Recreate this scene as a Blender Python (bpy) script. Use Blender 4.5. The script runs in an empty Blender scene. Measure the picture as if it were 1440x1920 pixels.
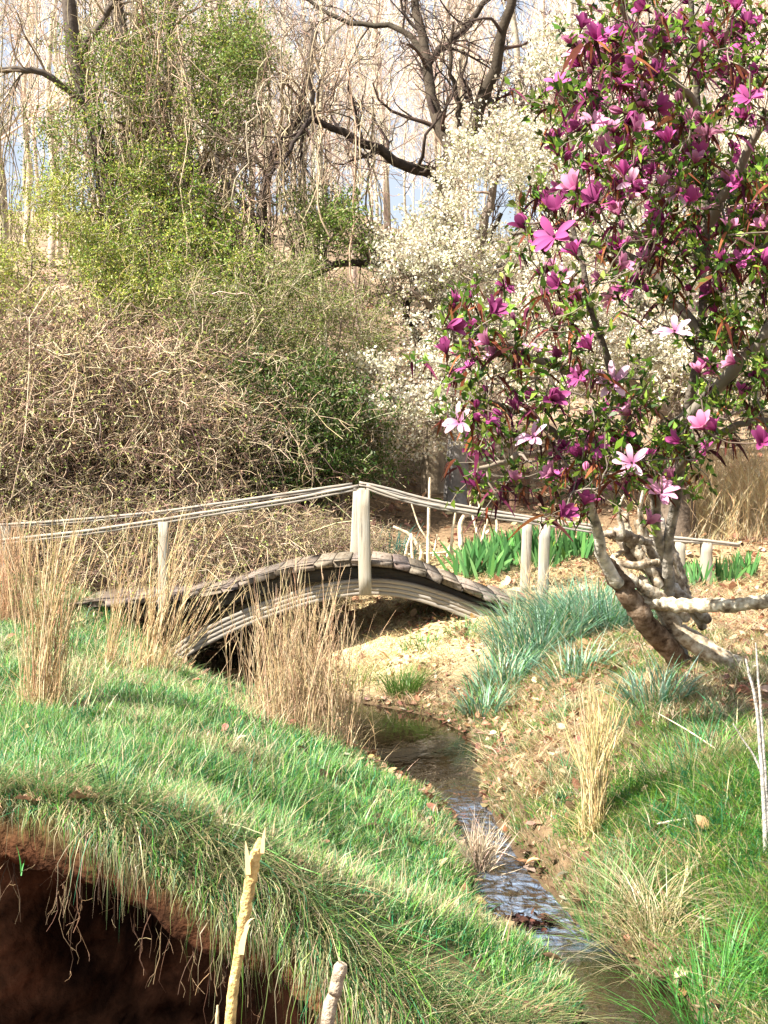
import bpy, math
import numpy as np
from mathutils import Vector

R = math.radians
rng = np.random.default_rng(11)
S = bpy.context.scene
COL = S.collection

# ------------------------------------------------------------------ camera, sky, sun, exposure
EYE = np.array([0.0, 0.0, 1.66])
FPX = 2200.0                                   # focal length in photo pixels (photo 1440 x 1920)
PITCH = math.atan(60 / FPX)
cam = bpy.data.cameras.new('camera')
cam.sensor_fit = 'VERTICAL'; cam.sensor_height = 24.0; cam.lens = 24.0 * FPX / 1920.0
cam.clip_start = 0.05; cam.clip_end = 1000
camo = bpy.data.objects.new('camera', cam); COL.objects.link(camo)
camo.location = EYE; camo.rotation_euler = (R(90) - PITCH, 0, 0)
S.camera = camo

SUN_EL = R(46)
TO_SUN = np.array([-0.78, -0.46]); TO_SUN /= np.linalg.norm(TO_SUN)
w = bpy.data.worlds.new('World'); S.world = w; w.use_nodes = True
nt = w.node_tree
bg = nt.nodes['Background']; sky = nt.nodes.new('ShaderNodeTexSky'); sky.sky_type = 'NISHITA'
sky.sun_disc = False; sky.sun_elevation = SUN_EL
sky.sun_rotation = math.atan2(TO_SUN[0], TO_SUN[1])
sky.air_density = 1.0; sky.dust_density = 2.5; sky.ozone_density = 1.0
veil = nt.nodes.new('ShaderNodeMix'); veil.data_type = 'RGBA'; veil.inputs[0].default_value = .55      # thin high cloud
nt.links.new(sky.outputs[0], veil.inputs[6]); veil.inputs[7].default_value = (6.6, 7.1, 7.9, 1)
nt.links.new(veil.outputs[2], bg.inputs[0]); bg.inputs[1].default_value = 0.050
sl = bpy.data.lights.new('sun', 'SUN'); sl.energy = 5.0; sl.angle = R(0.5); sl.color = (1.0, 0.93, 0.82)
so = bpy.data.objects.new('sun', sl); COL.objects.link(so)
sd = Vector((TO_SUN[0] * math.cos(SUN_EL), TO_SUN[1] * math.cos(SUN_EL), math.sin(SUN_EL)))
so.rotation_euler = sd.to_track_quat('Z', 'Y').to_euler(); so.location = (-20, -15, 30)

S.view_settings.view_transform = 'Standard'; S.view_settings.look = 'None'
S.view_settings.exposure = 1.75; S.view_settings.gamma = 1.0
S.cycles.max_bounces = 6; S.cycles.diffuse_bounces = 2; S.cycles.glossy_bounces = 2
S.cycles.transmission_bounces = 4; S.cycles.transparent_max_bounces = 4
S.cycles.use_denoising = True
S.cycles.sample_clamp_indirect = 6.0

# ------------------------------------------------------------------ helpers
def sm(t):
    t = np.clip(t, 0, 1); return t * t * (3 - 2 * t)

def P(c, r, Y):
    """world point at photo pixel (c, r) and distance Y"""
    a = (c - 720) / FPX; b = (960 - r) / FPX
    cp, sp = math.cos(PITCH), math.sin(PITCH)
    dy = cp + b * sp; dz = b * cp - sp
    return np.array([a * Y / dy, Y, EYE[2] + dz * Y / dy])

def vn(x, y, scale, seed):
    """2-D value noise 0..1"""
    x = np.asarray(x, float) / scale + 1000.3; y = np.asarray(y, float) / scale + 1000.7
    g = np.random.default_rng(seed).random((256, 256))
    i = np.floor(x).astype(int); j = np.floor(y).astype(int)
    u = sm(x - i); v = sm(y - j)
    a = g[i % 256, j % 256]; b = g[(i + 1) % 256, j % 256]
    c = g[i % 256, (j + 1) % 256]; d = g[(i + 1) % 256, (j + 1) % 256]
    return (a * (1 - u) + b * u) * (1 - v) + (c * (1 - u) + d * u) * v

def fbm(x, y, s, seed):
    return 0.55 * vn(x, y, s, seed) + 0.3 * vn(x, y, s / 2.1, seed + 1) + 0.15 * vn(x, y, s / 4.3, seed + 2)

def nrm(v):
    return v / np.maximum(np.linalg.norm(v, axis=-1, keepdims=True), 1e-9)

class Acc:
    def __init__(s): s.V = []; s.Q = []; s.C = []; s.n = 0
    def add(s, V, Q, C):
        V = np.asarray(V, float).reshape(-1, 3); Q = np.asarray(Q, int).reshape(-1, 4)
        C = np.asarray(C, float)
        if C.ndim == 1: C = np.broadcast_to(C, (len(V), 3))
        s.V.append(V); s.Q.append(Q + s.n); s.C.append(C.reshape(-1, 3)); s.n += len(V)
        return s
    def data(s): return np.concatenate(s.V), np.concatenate(s.Q), np.concatenate(s.C)

def mesh(name, acc, smooth=False, off=None):
    V, Q, C = acc.data()
    if off is not None: V = V - np.asarray(off)
    me = bpy.data.meshes.new(name)
    me.vertices.add(len(V)); me.vertices.foreach_set('co', V.astype(np.float32).ravel())
    me.loops.add(len(Q) * 4); me.loops.foreach_set('vertex_index', Q.astype(np.int32).ravel())
    me.polygons.add(len(Q))
    me.polygons.foreach_set('loop_start', np.arange(0, len(Q) * 4, 4, dtype=np.int32))
    if smooth: me.polygons.foreach_set('use_smooth', np.ones(len(Q), bool))
    at = me.color_attributes.new('col', 'FLOAT_COLOR', 'POINT')
    C4 = np.ones((len(V), 4), np.float32); C4[:, :3] = C
    at.data.foreach_set('color', C4.ravel())
    me.update(calc_edges=True)
    return me

def tag(o, label=None, cat=None, group=None, kind=None):
    for k, v in (('label', label), ('category', cat), ('group', group), ('kind', kind)):
        if v: o[k] = v
    return o

def thing(name, loc, label, cat, group=None):
    o = bpy.data.objects.new(name, None); COL.objects.link(o); o.location = loc
    o.empty_display_size = 0.1
    return tag(o, label, cat, group)

def part(name, acc, mat, parent, smooth=False, label=None, root=None):
    off = np.array((root or parent).location) if parent is not None else None
    o = bpy.data.objects.new(name, mesh(name, acc, smooth, off)); COL.objects.link(o)
    o.data.materials.append(mat)
    if parent is not None: o.parent = parent
    if label: o['label'] = label
    return o

def solo(name, acc, mat, label=None, cat=None, group=None, kind=None, smooth=False, loc=None):
    o = bpy.data.objects.new(name, mesh(name, acc, smooth, loc)); COL.objects.link(o)
    if loc is not None: o.location = loc
    o.data.materials.append(mat)
    return tag(o, label, cat, group, kind)

def copy_tree(o, parent=None):
    c = o.copy(); COL.objects.link(c)
    if parent is not None: c.parent = parent
    for ch in list(o.children): copy_tree(ch, c)
    return c

def place(o, loc, rz=0.0, sc=1.0, label=None, group=None, szm=1.0):
    o.location = loc; o.rotation_euler = (0, 0, rz); o.scale = (sc, sc, sc * szm)
    if label: o['label'] = label
    if group: o['group'] = group
    return o

# ---- geometry
def tubes(Pt, Rd, col, sides=4, seed=0):
    Pt = np.asarray(Pt, float); Rd = np.asarray(Rd, float)
    if Pt.ndim == 2: Pt = Pt[None]; Rd = Rd[None]
    N, K, _ = Pt.shape
    T = np.gradient(Pt, axis=1); T = nrm(T)
    g = np.random.default_rng(seed)
    ref = np.tile(np.array([0.31, 0.87, 0.38]), (N, 1)) + g.normal(0, .15, (N, 3))
    mean = nrm(T.mean(1)); par = np.abs((nrm(ref) * mean).sum(1)) > .85
    ref[par] = np.array([0.9, -0.2, 0.3])
    n1 = nrm(np.cross(T, ref[:, None, :])); n2 = np.cross(T, n1)
    a = np.arange(sides) * 2 * math.pi / sides
    V = Pt[:, :, None, :] + Rd[:, :, None, None] * (np.cos(a)[None, None, :, None] * n1[:, :, None, :] + np.sin(a)[None, None, :, None] * n2[:, :, None, :])
    idx = np.arange(N * K * sides).reshape(N, K, sides)
    A = idx[:, :-1]; B = idx[:, 1:]
    Q = np.stack([A, np.roll(A, -1, 2), np.roll(B, -1, 2), B], -1)
    C = np.asarray(col, float)
    if C.ndim == 1: C = np.broadcast_to(C, (N, 3))
    if C.ndim == 2: C = np.broadcast_to(C[:, None, :], (N, K, 3))
    C = np.broadcast_to(C[:, :, None, :], (N, K, sides, 3))
    return V.reshape(-1, 3), Q.reshape(-1, 4), C.reshape(-1, 3)

def ribbons(Pt, Wd, width, col):
    N, K, _ = Pt.shape
    W = np.broadcast_to(Wd[:, None, :] if Wd.ndim == 2 else Wd, Pt.shape) * width[:, :, None] * .5
    V = np.stack([Pt - W, Pt + W], 2)
    idx = np.arange(N * K * 2).reshape(N, K, 2)
    Q = np.stack([idx[:, :-1, 0], idx[:, :-1, 1], idx[:, 1:, 1], idx[:, 1:, 0]], -1)
    C = np.asarray(col, float)
    if C.ndim == 1: C = np.broadcast_to(C, (N, 3))
    if C.ndim == 2: C = np.broadcast_to(C[:, None], (N, K, 3))
    C = np.broadcast_to(C[:, :, None], (N, K, 2, 3))
    return V.reshape(-1, 3), Q.reshape(-1, 4), C.reshape(-1, 3)

def leaves(pos, dr, L, Wd, col, fold=.25):
    N = len(pos); dr = nrm(dr)
    side = nrm(np.cross(dr, nrm(rng.normal(0, 1, (N, 3)) + np.array([0, 0, .6]))))
    up = np.cross(side, dr)
    L = np.broadcast_to(L, N)[:, None]; Wd = np.broadcast_to(Wd, N)[:, None]
    m = pos + dr * L * .5
    V = np.stack([pos, m + side * Wd * .5 + up * Wd * fold, pos + dr * L - up * L * .12, m - side * Wd * .5 + up * Wd * fold], 1)
    Q = np.arange(N * 4).reshape(N, 4)
    C = np.asarray(col, float)
    if C.ndim == 1: C = np.broadcast_to(C, (N, 3))
    return V.reshape(-1, 3), Q, np.repeat(C, 4, 0)

def pick(cols, n, sd=.14, p=None, g=None):
    g = g or rng
    cols = np.asarray(cols, float)
    c = cols[g.choice(len(cols), n, p=p)]
    return np.clip(c * np.exp(g.normal(0, sd, (n, 1))) * np.exp(g.normal(0, sd * .3, (n, 3))), 0.004, .9)

def grow(Pt, Rd, n, length, K=5, tr=(.2, 1.), ang=(25, 60), up=.15, wig=.25, rr=.55, rmin=.0025, grav=0., g=None):
    """n children per parent polyline; returns their polylines and radii"""
    g = g or rng
    N, K0, _ = Pt.shape
    M = N * n
    pi = np.repeat(np.arange(N), n)
    t = g.uniform(tr[0], tr[1], M) * (K0 - 1)
    i = np.minimum(t.astype(int), K0 - 2); f = (t - i)[:, None]
    p0 = Pt[pi, i] * (1 - f) + Pt[pi, i + 1] * f
    tg = nrm(Pt[pi, i + 1] - Pt[pi, i])
    r0 = (Rd[pi, i] * (1 - f[:, 0]) + Rd[pi, i + 1] * f[:, 0]) * rr
    r0 = np.maximum(r0, rmin)
    rnd = g.normal(0, 1, (M, 3)); pr = nrm(rnd - (rnd * tg).sum(1, keepdims=True) * tg)
    a = np.radians(g.uniform(ang[0], ang[1], M))[:, None]
    d = tg * np.cos(a) + pr * np.sin(a); d[:, 2] += up; d = nrm(d)
    L = g.uniform(length[0], length[1], M)
    L = L * (1 - .45 * t / (K0 - 1))
    out = np.zeros((M, K, 3)); out[:, 0] = p0
    for k in range(1, K):
        d = nrm(d + g.normal(0, wig, (M, 3)) + np.array([0, 0, grav]))
        out[:, k] = out[:, k - 1] + d * (L / (K - 1))[:, None]
    s = np.linspace(0, 1, K)[None]
    rad = np.maximum(r0[:, None] * (1 - .72 * s), rmin * .7)
    return out, rad

def smooth_line(pts, rad, K):
    """Catmull-Rom through pts -> K points"""
    pts = np.asarray(pts, float); rad = np.asarray(rad, float)
    n = len(pts); t = np.linspace(0, n - 1, K); i = np.minimum(t.astype(int), n - 2); f = (t - i)[:, None]
    p = np.vstack([2 * pts[0] - pts[1], pts, 2 * pts[-1] - pts[-2]])
    a, b, c, d = p[i], p[i + 1], p[i + 2], p[i + 3]
    o = .5 * (2 * b + (c - a) * f + (2 * a - 5 * b + 4 * c - d) * f ** 2 + (3 * b - a - 3 * c + d) * f ** 3)
    return o, np.interp(t, np.arange(n), rad)

def in_poly(c, r, poly):
    poly = np.asarray(poly, float); x, y = poly[:, 0], poly[:, 1]
    ins = np.zeros(len(c), bool); j = len(poly) - 1
    for i in range(len(poly)):
        cond = ((y[i] > r) != (y[j] > r)) & (c < (x[j] - x[i]) * (r - y[i]) / (y[j] - y[i] + 1e-9) + x[i])
        ins ^= cond; j = i
    return ins

def sample_poly(poly, n, Y, clump=0., seed=0):
    g = np.random.default_rng(seed)
    poly = np.asarray(poly, float); lo, hi = poly.min(0), poly.max(0)
    C = np.zeros((0, 2))
    while len(C) < n:
        q = g.uniform(lo, hi, (n * 4, 2)); q = q[in_poly(q[:, 0], q[:, 1], poly)]
        if clump > 0:
            q = q[fbm(q[:, 0], q[:, 1], clump, seed + 5) + g.normal(0, .04, len(q)) > .47]
        C = np.vstack([C, q])
    C = C[:n]
    y = g.uniform(Y[0], Y[1], n)
    return np.array([P(c, r, d) for (c, r), d in zip(C, y)])

# ---- materials
def new_mat(name):
    m = bpy.data.materials.new(name); m.use_nodes = True
    n = m.node_tree; n.nodes.clear()
    return m, n, n.nodes.new, n.links.new

def attr_mat(name, rough=.85, trans=0., noise=None, spec=.2, bump=0., bscale=40., sat=None):
    """colour from the mesh's own per-leaf / per-stem colours, broken up with noise; optional light passing through thin leaves"""
    m, n, N, Lk = new_mat(name)
    out = N('ShaderNodeOutputMaterial'); a = N('ShaderNodeAttribute'); a.attribute_name = 'col'
    p = N('ShaderNodeBsdfPrincipled'); p.inputs['Roughness'].default_value = rough
    p.inputs['Specular IOR Level'].default_value = spec
    src = a.outputs['Color']
    tc = N('ShaderNodeTexCoord')
    if noise:
        sc, lo, hi = noise
        t = N('ShaderNodeTexNoise'); t.inputs['Scale'].default_value = sc; t.inputs['Detail'].default_value = 5
        Lk(tc.outputs['Object'], t.inputs['Vector'])
        mr = N('ShaderNodeMapRange'); mr.inputs[1].default_value = .3; mr.inputs[2].default_value = .7
        mr.inputs[3].default_value = lo; mr.inputs[4].default_value = hi; Lk(t.outputs[0], mr.inputs[0])
        mx = N('ShaderNodeMix'); mx.data_type = 'RGBA'; mx.blend_type = 'MULTIPLY'; mx.inputs[0].default_value = 1
        Lk(src, mx.inputs[6]); Lk(mr.outputs[0], mx.inputs[7]); src = mx.outputs[2]
    Lk(src, p.inputs['Base Color'])
    if bump:
        t2 = N('ShaderNodeTexNoise'); t2.inputs['Scale'].default_value = bscale; t2.inputs['Detail'].default_value = 6
        Lk(tc.outputs['Object'], t2.inputs['Vector'])
        b = N('ShaderNodeBump'); b.inputs['Strength'].default_value = bump; b.inputs['Distance'].default_value = .02
        Lk(t2.outputs[0], b.inputs['Height']); Lk(b.outputs[0], p.inputs['Normal'])
    if trans:
        tr = N('ShaderNodeBsdfTranslucent'); Lk(src, tr.inputs['Color'])
        ms = N('ShaderNodeMixShader'); ms.inputs[0].default_value = trans
        Lk(p.outputs[0], ms.inputs[1]); Lk(tr.outputs[0], ms.inputs[2]); Lk(ms.outputs[0], out.inputs[0])
    else: Lk(p.outputs[0], out.inputs[0])
    return m

def wood_mat(name, stretch, light=(.31, .295, .27), dark=(.07, .06, .052), warm=(.36, .30, .23)):
    m, n, N, Lk = new_mat(name)
    out = N('ShaderNodeOutputMaterial'); p = N('ShaderNodeBsdfPrincipled'); p.inputs['Roughness'].default_value = .85
    p.inputs['Specular IOR Level'].default_value = .2
    tc = N('ShaderNodeTexCoord'); mp = N('ShaderNodeMapping'); mp.inputs['Scale'].default_value = stretch
    Lk(tc.outputs['Object'], mp.inputs['Vector'])
    t = N('ShaderNodeTexNoise'); t.inputs['Scale'].default_value = 3; t.inputs['Detail'].default_value = 8; t.inputs['Roughness'].default_value = .65
    Lk(mp.outputs[0], t.inputs['Vector'])
    r = N('ShaderNodeValToRGB'); e = r.color_ramp.elements
    e[0].position = .32; e[0].color = (*dark, 1); e[1].position = .62; e[1].color = (*light, 1)
    k = e.new(.46); k.color = tuple(.5 * (a + b) for a, b in zip(warm, light)) + (1,)
    Lk(t.outputs[0], r.inputs[0])
    t2 = N('ShaderNodeTexNoise'); t2.inputs['Scale'].default_value = 5; t2.inputs['Detail'].default_value = 4
    Lk(tc.outputs['Object'], t2.inputs['Vector'])
    mr = N('ShaderNodeMapRange'); mr.inputs[1].default_value = .4; mr.inputs[2].default_value = .7; mr.inputs[3].default_value = 0; mr.inputs[4].default_value = .55
    Lk(t2.outputs[0], mr.inputs[0])
    mx = N('ShaderNodeMix'); mx.data_type = 'RGBA'; Lk(mr.outputs[0], mx.inputs[0]); Lk(r.outputs[0], mx.inputs[6]); mx.inputs[7].default_value = (*warm, 1)
    a = N('ShaderNodeAttribute'); a.attribute_name = 'col'
    mu = N('ShaderNodeMix'); mu.data_type = 'RGBA'; mu.blend_type = 'MULTIPLY'; mu.inputs[0].default_value = 1
    Lk(mx.outputs[2], mu.inputs[6]); Lk(a.outputs['Color'], mu.inputs[7])
    Lk(mu.outputs[2], p.inputs['Base Color'])
    b = N('ShaderNodeBump'); b.inputs['Strength'].default_value = .7; b.inputs['Distance'].default_value = .006
    Lk(t.outputs[0], b.inputs['Height']); Lk(b.outputs[0], p.inputs['Normal'])
    Lk(p.outputs[0], out.inputs[0])
    return m

M = {
    'grass': attr_mat('grass_blade', .45, .35, spec=.4),
    'straw': attr_mat('dry_straw', .75, .2),
    'leaf': attr_mat('green_leaf', .45, .35, spec=.35),
    'litter': attr_mat('dead_leaf', .8, .15, noise=(60, .75, 1.2)),
    'petal': attr_mat('petal', .6, .35),
    'bark': attr_mat('bark', .9, 0, noise=(9, .6, 1.35), bump=.5, bscale=30),
    'stalk': attr_mat('dry_stalk', .7, 0, noise=(60, .45, 1.3), bump=.5, bscale=160),
    'twig': attr_mat('twig_bark', .85, 0),
    'wood_x': wood_mat('weathered_board_long', (1.2, 22, 22)),
    'wood_y': wood_mat('weathered_board_across', (14, 1.2, 14), (.27, .24, .215), (.04, .032, .027), (.17, .125, .095)),
    'wood_z': wood_mat('weathered_post', (16, 16, 1.3), (.37, .355, .31), (.14, .12, .10), (.34, .29, .21)),
}

# ------------------------------------------------------------------ terrain
SC = np.array([  # stream centre x, y, half width
    (.3, -4, .6), (.35, 1.0, .5), (.42, 2.4, .42), (.76, 3.2, .24), (.80, 3.65, .17), (.76, 3.84, .15), (.70, 4.06, .13), (.555, 4.35, .165),
    (.53, 4.57, .16), (.49, 4.94, .12), (.45, 5.53, .11), (.40, 5.99, .12), (.31, 6.3, .22), (.24, 6.9, .33), (.17, 7.5, .39), (.0, 8.0, .38),
    (-.5, 8.55, .34), (-1.0, 9.2, .34), (-1.3, 10.0, .36), (-1.5, 10.8, .36), (-2.2, 11.7, .34), (-3.6, 12.4, .32), (-7, 13.2, .3), (-40, 15, .3)])
_t = np.concatenate([[0], np.cumsum(np.linalg.norm(np.diff(SC[:, :2], axis=0), axis=1))])
_tt = np.unique(np.concatenate([np.arange(0, _t[-2], .06), [_t[-1]]]))
SCD = np.stack([np.interp(_tt, _t, SC[:, k]) for k in range(3)], 1)

def stream(x, y):
    x = np.ravel(x).astype(float); y = np.ravel(y).astype(float)
    d = np.full(len(x), 1e9); k = np.zeros(len(x), int)
    for s in range(0, len(x), 20000):
        q = np.hypot(x[s:s + 20000, None] - SCD[None, :, 0], y[s:s + 20000, None] - SCD[None, :, 1])
        k[s:s + 20000] = q.argmin(1); d[s:s + 20000] = q.min(1)
    kk = np.clip(k, 1, len(SCD) - 2)
    tx = SCD[kk + 1, 0] - SCD[kk - 1, 0]; ty = SCD[kk + 1, 1] - SCD[kk - 1, 1]
    cr = tx * (y - SCD[kk, 1]) - ty * (x - SCD[kk, 0])
    return d - SCD[k, 2], np.where(cr < 0, 1, -1)     # +1: right bank

LIPX = np.array([-9, -4, -2.2, -1.13, -.9, -.68, -.37, -.14, 0, .2, .45])
LIPY = np.array([4.8, 4.2, 3.80, 3.60, 3.52, 3.44, 3.40, 3.33, 3.29, 3.27, 3.36])

def lip(x):
    return np.interp(x, LIPX, LIPY) + .05 * (vn(x, x * 0, .22, 3) - .5)

def H(x, y, cut=True):
    shp = np.shape(x); x = np.ravel(x).astype(float); y = np.ravel(y).astype(float)
    d, side = stream(x, y)
    Bl = np.interp(y, [0, 3, 3.5, 5, 7, 9, 10.3, 11.5, 13, 16, 20], [.62, .70, .70, .60, .52, .52, .56, .80, 1.2, 2.0, 2.6])
    Br = np.interp(y, [0, 3, 4.5, 6, 8, 10, 12, 13, 16, 20], [.34, .42, .46, .5, .52, .56, .66, 1.0, 1.35, 2.0])
    far = np.interp(y, [18, 24, 34, 50, 80, 160], [0, 1.6, 6.0, 10.0, 14.0, 17])
    Br = Br + .5 * sm((y - 12.6) / 2.4) * sm((.4 - x) / 2)
    wl = np.interp(y, [3, 6, 9, 10], [1.6, 1.6, 1.1, .8])
    wr = np.interp(y, [3, 6, 8, 9.5, 11, 14], [1.0, 1.2, 1.6, 2.6, 2.6, 1.8])
    stl = np.interp(y, [3.2, 4, 6, 8.5], [.05, .06, .07, .10]); str_ = np.interp(y, [3.5, 5, 6.3, 7.5, 8.5], [.08, .12, .12, .05, .03])
    zl = stl * sm(d / .10) + (Bl - stl) * sm(d / wl)
    zr = str_ * sm(d / .10) + (Br - str_) * (.55 * sm(d / wr) + .45 * sm(d / (wr * .6)))
    z = np.where(side > 0, zr, zl) * (d > 0)
    z = np.where(d < 0, -.10 * sm(-d / .15), z)
    bumps = (fbm(x, y, .9, 21) - .5) * .14 + (fbm(x, y, .22, 31) - .5) * .05
    z = z + bumps * sm((d - .02) / .35) * (1 + .0 * y) + far
    z = z + (fbm(x, y, 14, 41) - .5) * 2.2 * sm((y - 17) / 10)
    if cut:
        dl = lip(x) - y
        m = (.20 * sm(dl / .05) + .10 * sm((dl - .05) / .08) + .70 * sm((dl - .12) / .26)) * (x < .6) * ((side < 0) | (dl > .5))
        fl = .03 - .42 * sm((1.7 - dl) / .6) * sm((.25 - x) / .5)
        z = z * (1 - m) + (fl + .02 * vn(x, y, .2, 9)) * m
        z = np.where((dl > .02) & (d < 0), np.minimum(z, -.02), z)
    return z.reshape(shp)

def ground_at(c, r, y0=2.3, y1=60.):
    Y = y0 * (y1 / y0) ** np.linspace(0, 1, 700)
    a = (c - 720) / FPX; b = (960 - r) / FPX
    cp, sp = math.cos(PITCH), math.sin(PITCH)
    dy = cp + b * sp; dz = b * cp - sp
    X = a * Y / dy; Z = EYE[2] + dz * Y / dy
    h = H(X, Y)
    k = np.nonzero(Z < h)[0]
    k = k[0] if len(k) else len(Y) - 1
    return np.array([X[k], Y[k], h[k]])

def on_ground(x, y): return np.array([x, y, float(H(np.array([x]), np.array([y]))[0])])

def axis(lo, hi, step, end_lo, end_hi, gr=1.07):
    a = list(np.arange(lo, hi, step)); s = step
    while a[-1] < end_hi: s *= gr; a.append(a[-1] + s)
    b = []; s = step; v = lo
    while v > end_lo: s *= gr; v -= s; b.append(v)
    return np.array(b[::-1] + a)

xs = axis(-3.2, 3.2, .034, -140, 140); ys = axis(2.2, 11.5, .036, -60, 260)
ys = np.concatenate([ys[ys < 2.95], np.arange(2.96, 4.1, .013), ys[ys > 4.11]])
GX, GY = np.meshgrid(xs, ys)
GZ = H(GX, GY)
dst, sid = stream(GX, GY); dst = dst.reshape(GX.shape); sid = sid.reshape(GX.shape)
dl = lip(GX) - GY
zt = H(GX, GY, False)
U = .95 * np.clip((zt - .08) / .4, 0, 1) * (GX < .6) * (.75 + .5 * vn(GX, GX * 0, .35, 77))
fold = sm((dl - .03) / .11) * (1 - sm((dl - .3) / 1.0))
PY = GY + U * fold; PX = GX + .12 * U * fold
cliff = sm((dl - .01) / .05) * (1 - sm((dl - .5) / .5)) * (GX < .7) * (sid < 0)
PX = PX + cliff * (fbm(GZ * 3 + GX, GX * 2, .3, 88) - .5) * .10; PY = PY + cliff * ((fbm(GX * 1.5, GZ * 3, .22, 90) - .5) * .18 + (vn(GX, GZ, .045, 92) - .5) * .05)
V = np.stack([PX, PY, GZ], -1).reshape(-1, 3)
ny, nx = GX.shape
idx = np.arange(nx * ny).reshape(ny, nx)
Q = np.stack([idx[:-1, :-1], idx[:-1, 1:], idx[1:, 1:], idx[1:, :-1]], -1).reshape(-1, 4)
def mixc(base, col, wgt): return base * (1 - wgt[..., None]) + np.asarray(col) * wgt[..., None]
n1 = fbm(GX, GY, .5, 51); n2 = fbm(GX, GY, .12, 61)
C = np.zeros(GX.shape + (3,)) + np.array([.20, .135, .08])
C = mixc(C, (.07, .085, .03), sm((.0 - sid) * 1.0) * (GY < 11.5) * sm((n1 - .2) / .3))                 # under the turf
sand = sm((GY - 8.6) / .8) * sm((13.2 - GY) / 1.5) * (sid > 0) * sm((GX + 1.6) / .8)
C = mixc(C, (.56, .44, .25), sand * sm((n1 - .05) / .4))
C = mixc(C, (.40, .27, .19), (GX > 1.6) * sm((GY - 6) / 1) * sm((12 - GY) / 2) * (sid > 0) * .8)
C = mixc(C, (.34, .25, .17), sm((GY - 17) / 5))
C = mixc(C, (.09, .06, .035), sm((.12 - dst) / .12))
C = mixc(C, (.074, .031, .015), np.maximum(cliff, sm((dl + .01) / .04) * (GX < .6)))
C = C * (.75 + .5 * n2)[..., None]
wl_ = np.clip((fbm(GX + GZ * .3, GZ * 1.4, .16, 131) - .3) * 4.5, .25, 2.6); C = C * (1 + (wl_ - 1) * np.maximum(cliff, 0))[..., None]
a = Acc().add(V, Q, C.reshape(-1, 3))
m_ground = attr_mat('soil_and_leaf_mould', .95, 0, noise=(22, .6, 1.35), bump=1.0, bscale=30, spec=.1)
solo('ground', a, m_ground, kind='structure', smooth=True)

# water: the brook
m, n, N, Lk = new_mat('brook_water')
out = N('ShaderNodeOutputMaterial'); p = N('ShaderNodeBsdfPrincipled')
p.inputs['Base Color'].default_value = (.012, .009, .004, 1); p.inputs['Roughness'].default_value = .02; p.inputs['IOR'].default_value = 1.8
p.inputs['Specular IOR Level'].default_value = .8
tc = N('ShaderNodeTexCoord'); a1 = N('ShaderNodeAttribute'); a1.attribute_name = 'col'
mp = N('ShaderNodeMapping'); mp.inputs['Scale'].default_value = (1.0, .55, 1); Lk(tc.outputs['Object'], mp.inputs['Vector'])
t = N('ShaderNodeTexNoise'); t.inputs['Scale'].default_value = 16; t.inputs['Detail'].default_value = 3; t.inputs['Distortion'].default_value = .6
Lk(mp.outputs[0], t.inputs['Vector'])
b = N('ShaderNodeBump'); b.inputs['Distance'].default_value = .10
mul = N('ShaderNodeMath'); mul.operation = 'MULTIPLY'; mul.inputs[1].default_value = 1.0
sep = N('ShaderNodeSeparateColor'); Lk(a1.outputs['Color'], sep.inputs[0])
Lk(sep.outputs[0], mul.inputs[0]); Lk(mul.outputs[0], b.inputs['Strength']); Lk(t.outputs[0], b.inputs['Height'])
Lk(b.outputs[0], p.inputs['Normal']); Lk(p.outputs[0], out.inputs[0])
# blue sky glints painted into the riffle's colour, in streaks across the flow
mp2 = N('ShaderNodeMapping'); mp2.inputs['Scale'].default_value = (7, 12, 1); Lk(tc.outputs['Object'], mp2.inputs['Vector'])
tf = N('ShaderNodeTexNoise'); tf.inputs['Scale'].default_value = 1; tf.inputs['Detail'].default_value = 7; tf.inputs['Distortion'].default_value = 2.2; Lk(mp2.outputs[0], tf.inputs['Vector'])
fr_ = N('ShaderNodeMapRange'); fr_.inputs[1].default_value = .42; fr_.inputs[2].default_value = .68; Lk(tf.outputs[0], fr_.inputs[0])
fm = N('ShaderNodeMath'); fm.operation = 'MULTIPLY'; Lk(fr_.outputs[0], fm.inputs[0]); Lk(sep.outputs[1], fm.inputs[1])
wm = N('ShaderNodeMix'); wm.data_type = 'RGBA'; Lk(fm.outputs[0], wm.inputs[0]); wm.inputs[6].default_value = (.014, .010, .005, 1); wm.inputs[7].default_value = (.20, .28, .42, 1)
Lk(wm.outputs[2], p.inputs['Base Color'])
kk = np.arange(0, len(SCD), 1)
tg = np.gradient(SCD[:, :2], axis=0); tg = tg / np.linalg.norm(tg, axis=1, keepdims=True)
nr = np.stack([-tg[:, 1], tg[:, 0]], 1)
us = np.linspace(-1, 1, 9)
hw = SCD[:, 2] + .12
W = SCD[:, None, :2] + nr[:, None] * (us[None, :, None] * hw[:, None, None])
V = np.concatenate([W, np.zeros(W.shape[:2] + (1,))], -1)
idx = np.arange(V.shape[0] * 9).reshape(-1, 9)
Q = np.stack([idx[:-1, :-1], idx[1:, :-1], idx[1:, 1:], idx[:-1, 1:]], -1).reshape(-1, 4)
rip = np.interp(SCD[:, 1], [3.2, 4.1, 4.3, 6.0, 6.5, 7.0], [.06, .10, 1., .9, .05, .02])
sky_glint = np.interp(SCD[:, 1], [4.0, 4.25, 4.5, 5.0, 5.9, 6.2], [0, .75, .9, .5, .55, 0])  # how much painted sky reflection each stretch of water gets
C = np.repeat(np.stack([rip, sky_glint, rip], 1)[:, None], 9, 1); C[:, :, 1] *= (1 - np.abs(us) ** 3)[None]
solo('stream_water', Acc().add(V.reshape(-1, 3), Q, C.reshape(-1, 3)), m, kind='structure', smooth=True)

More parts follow.
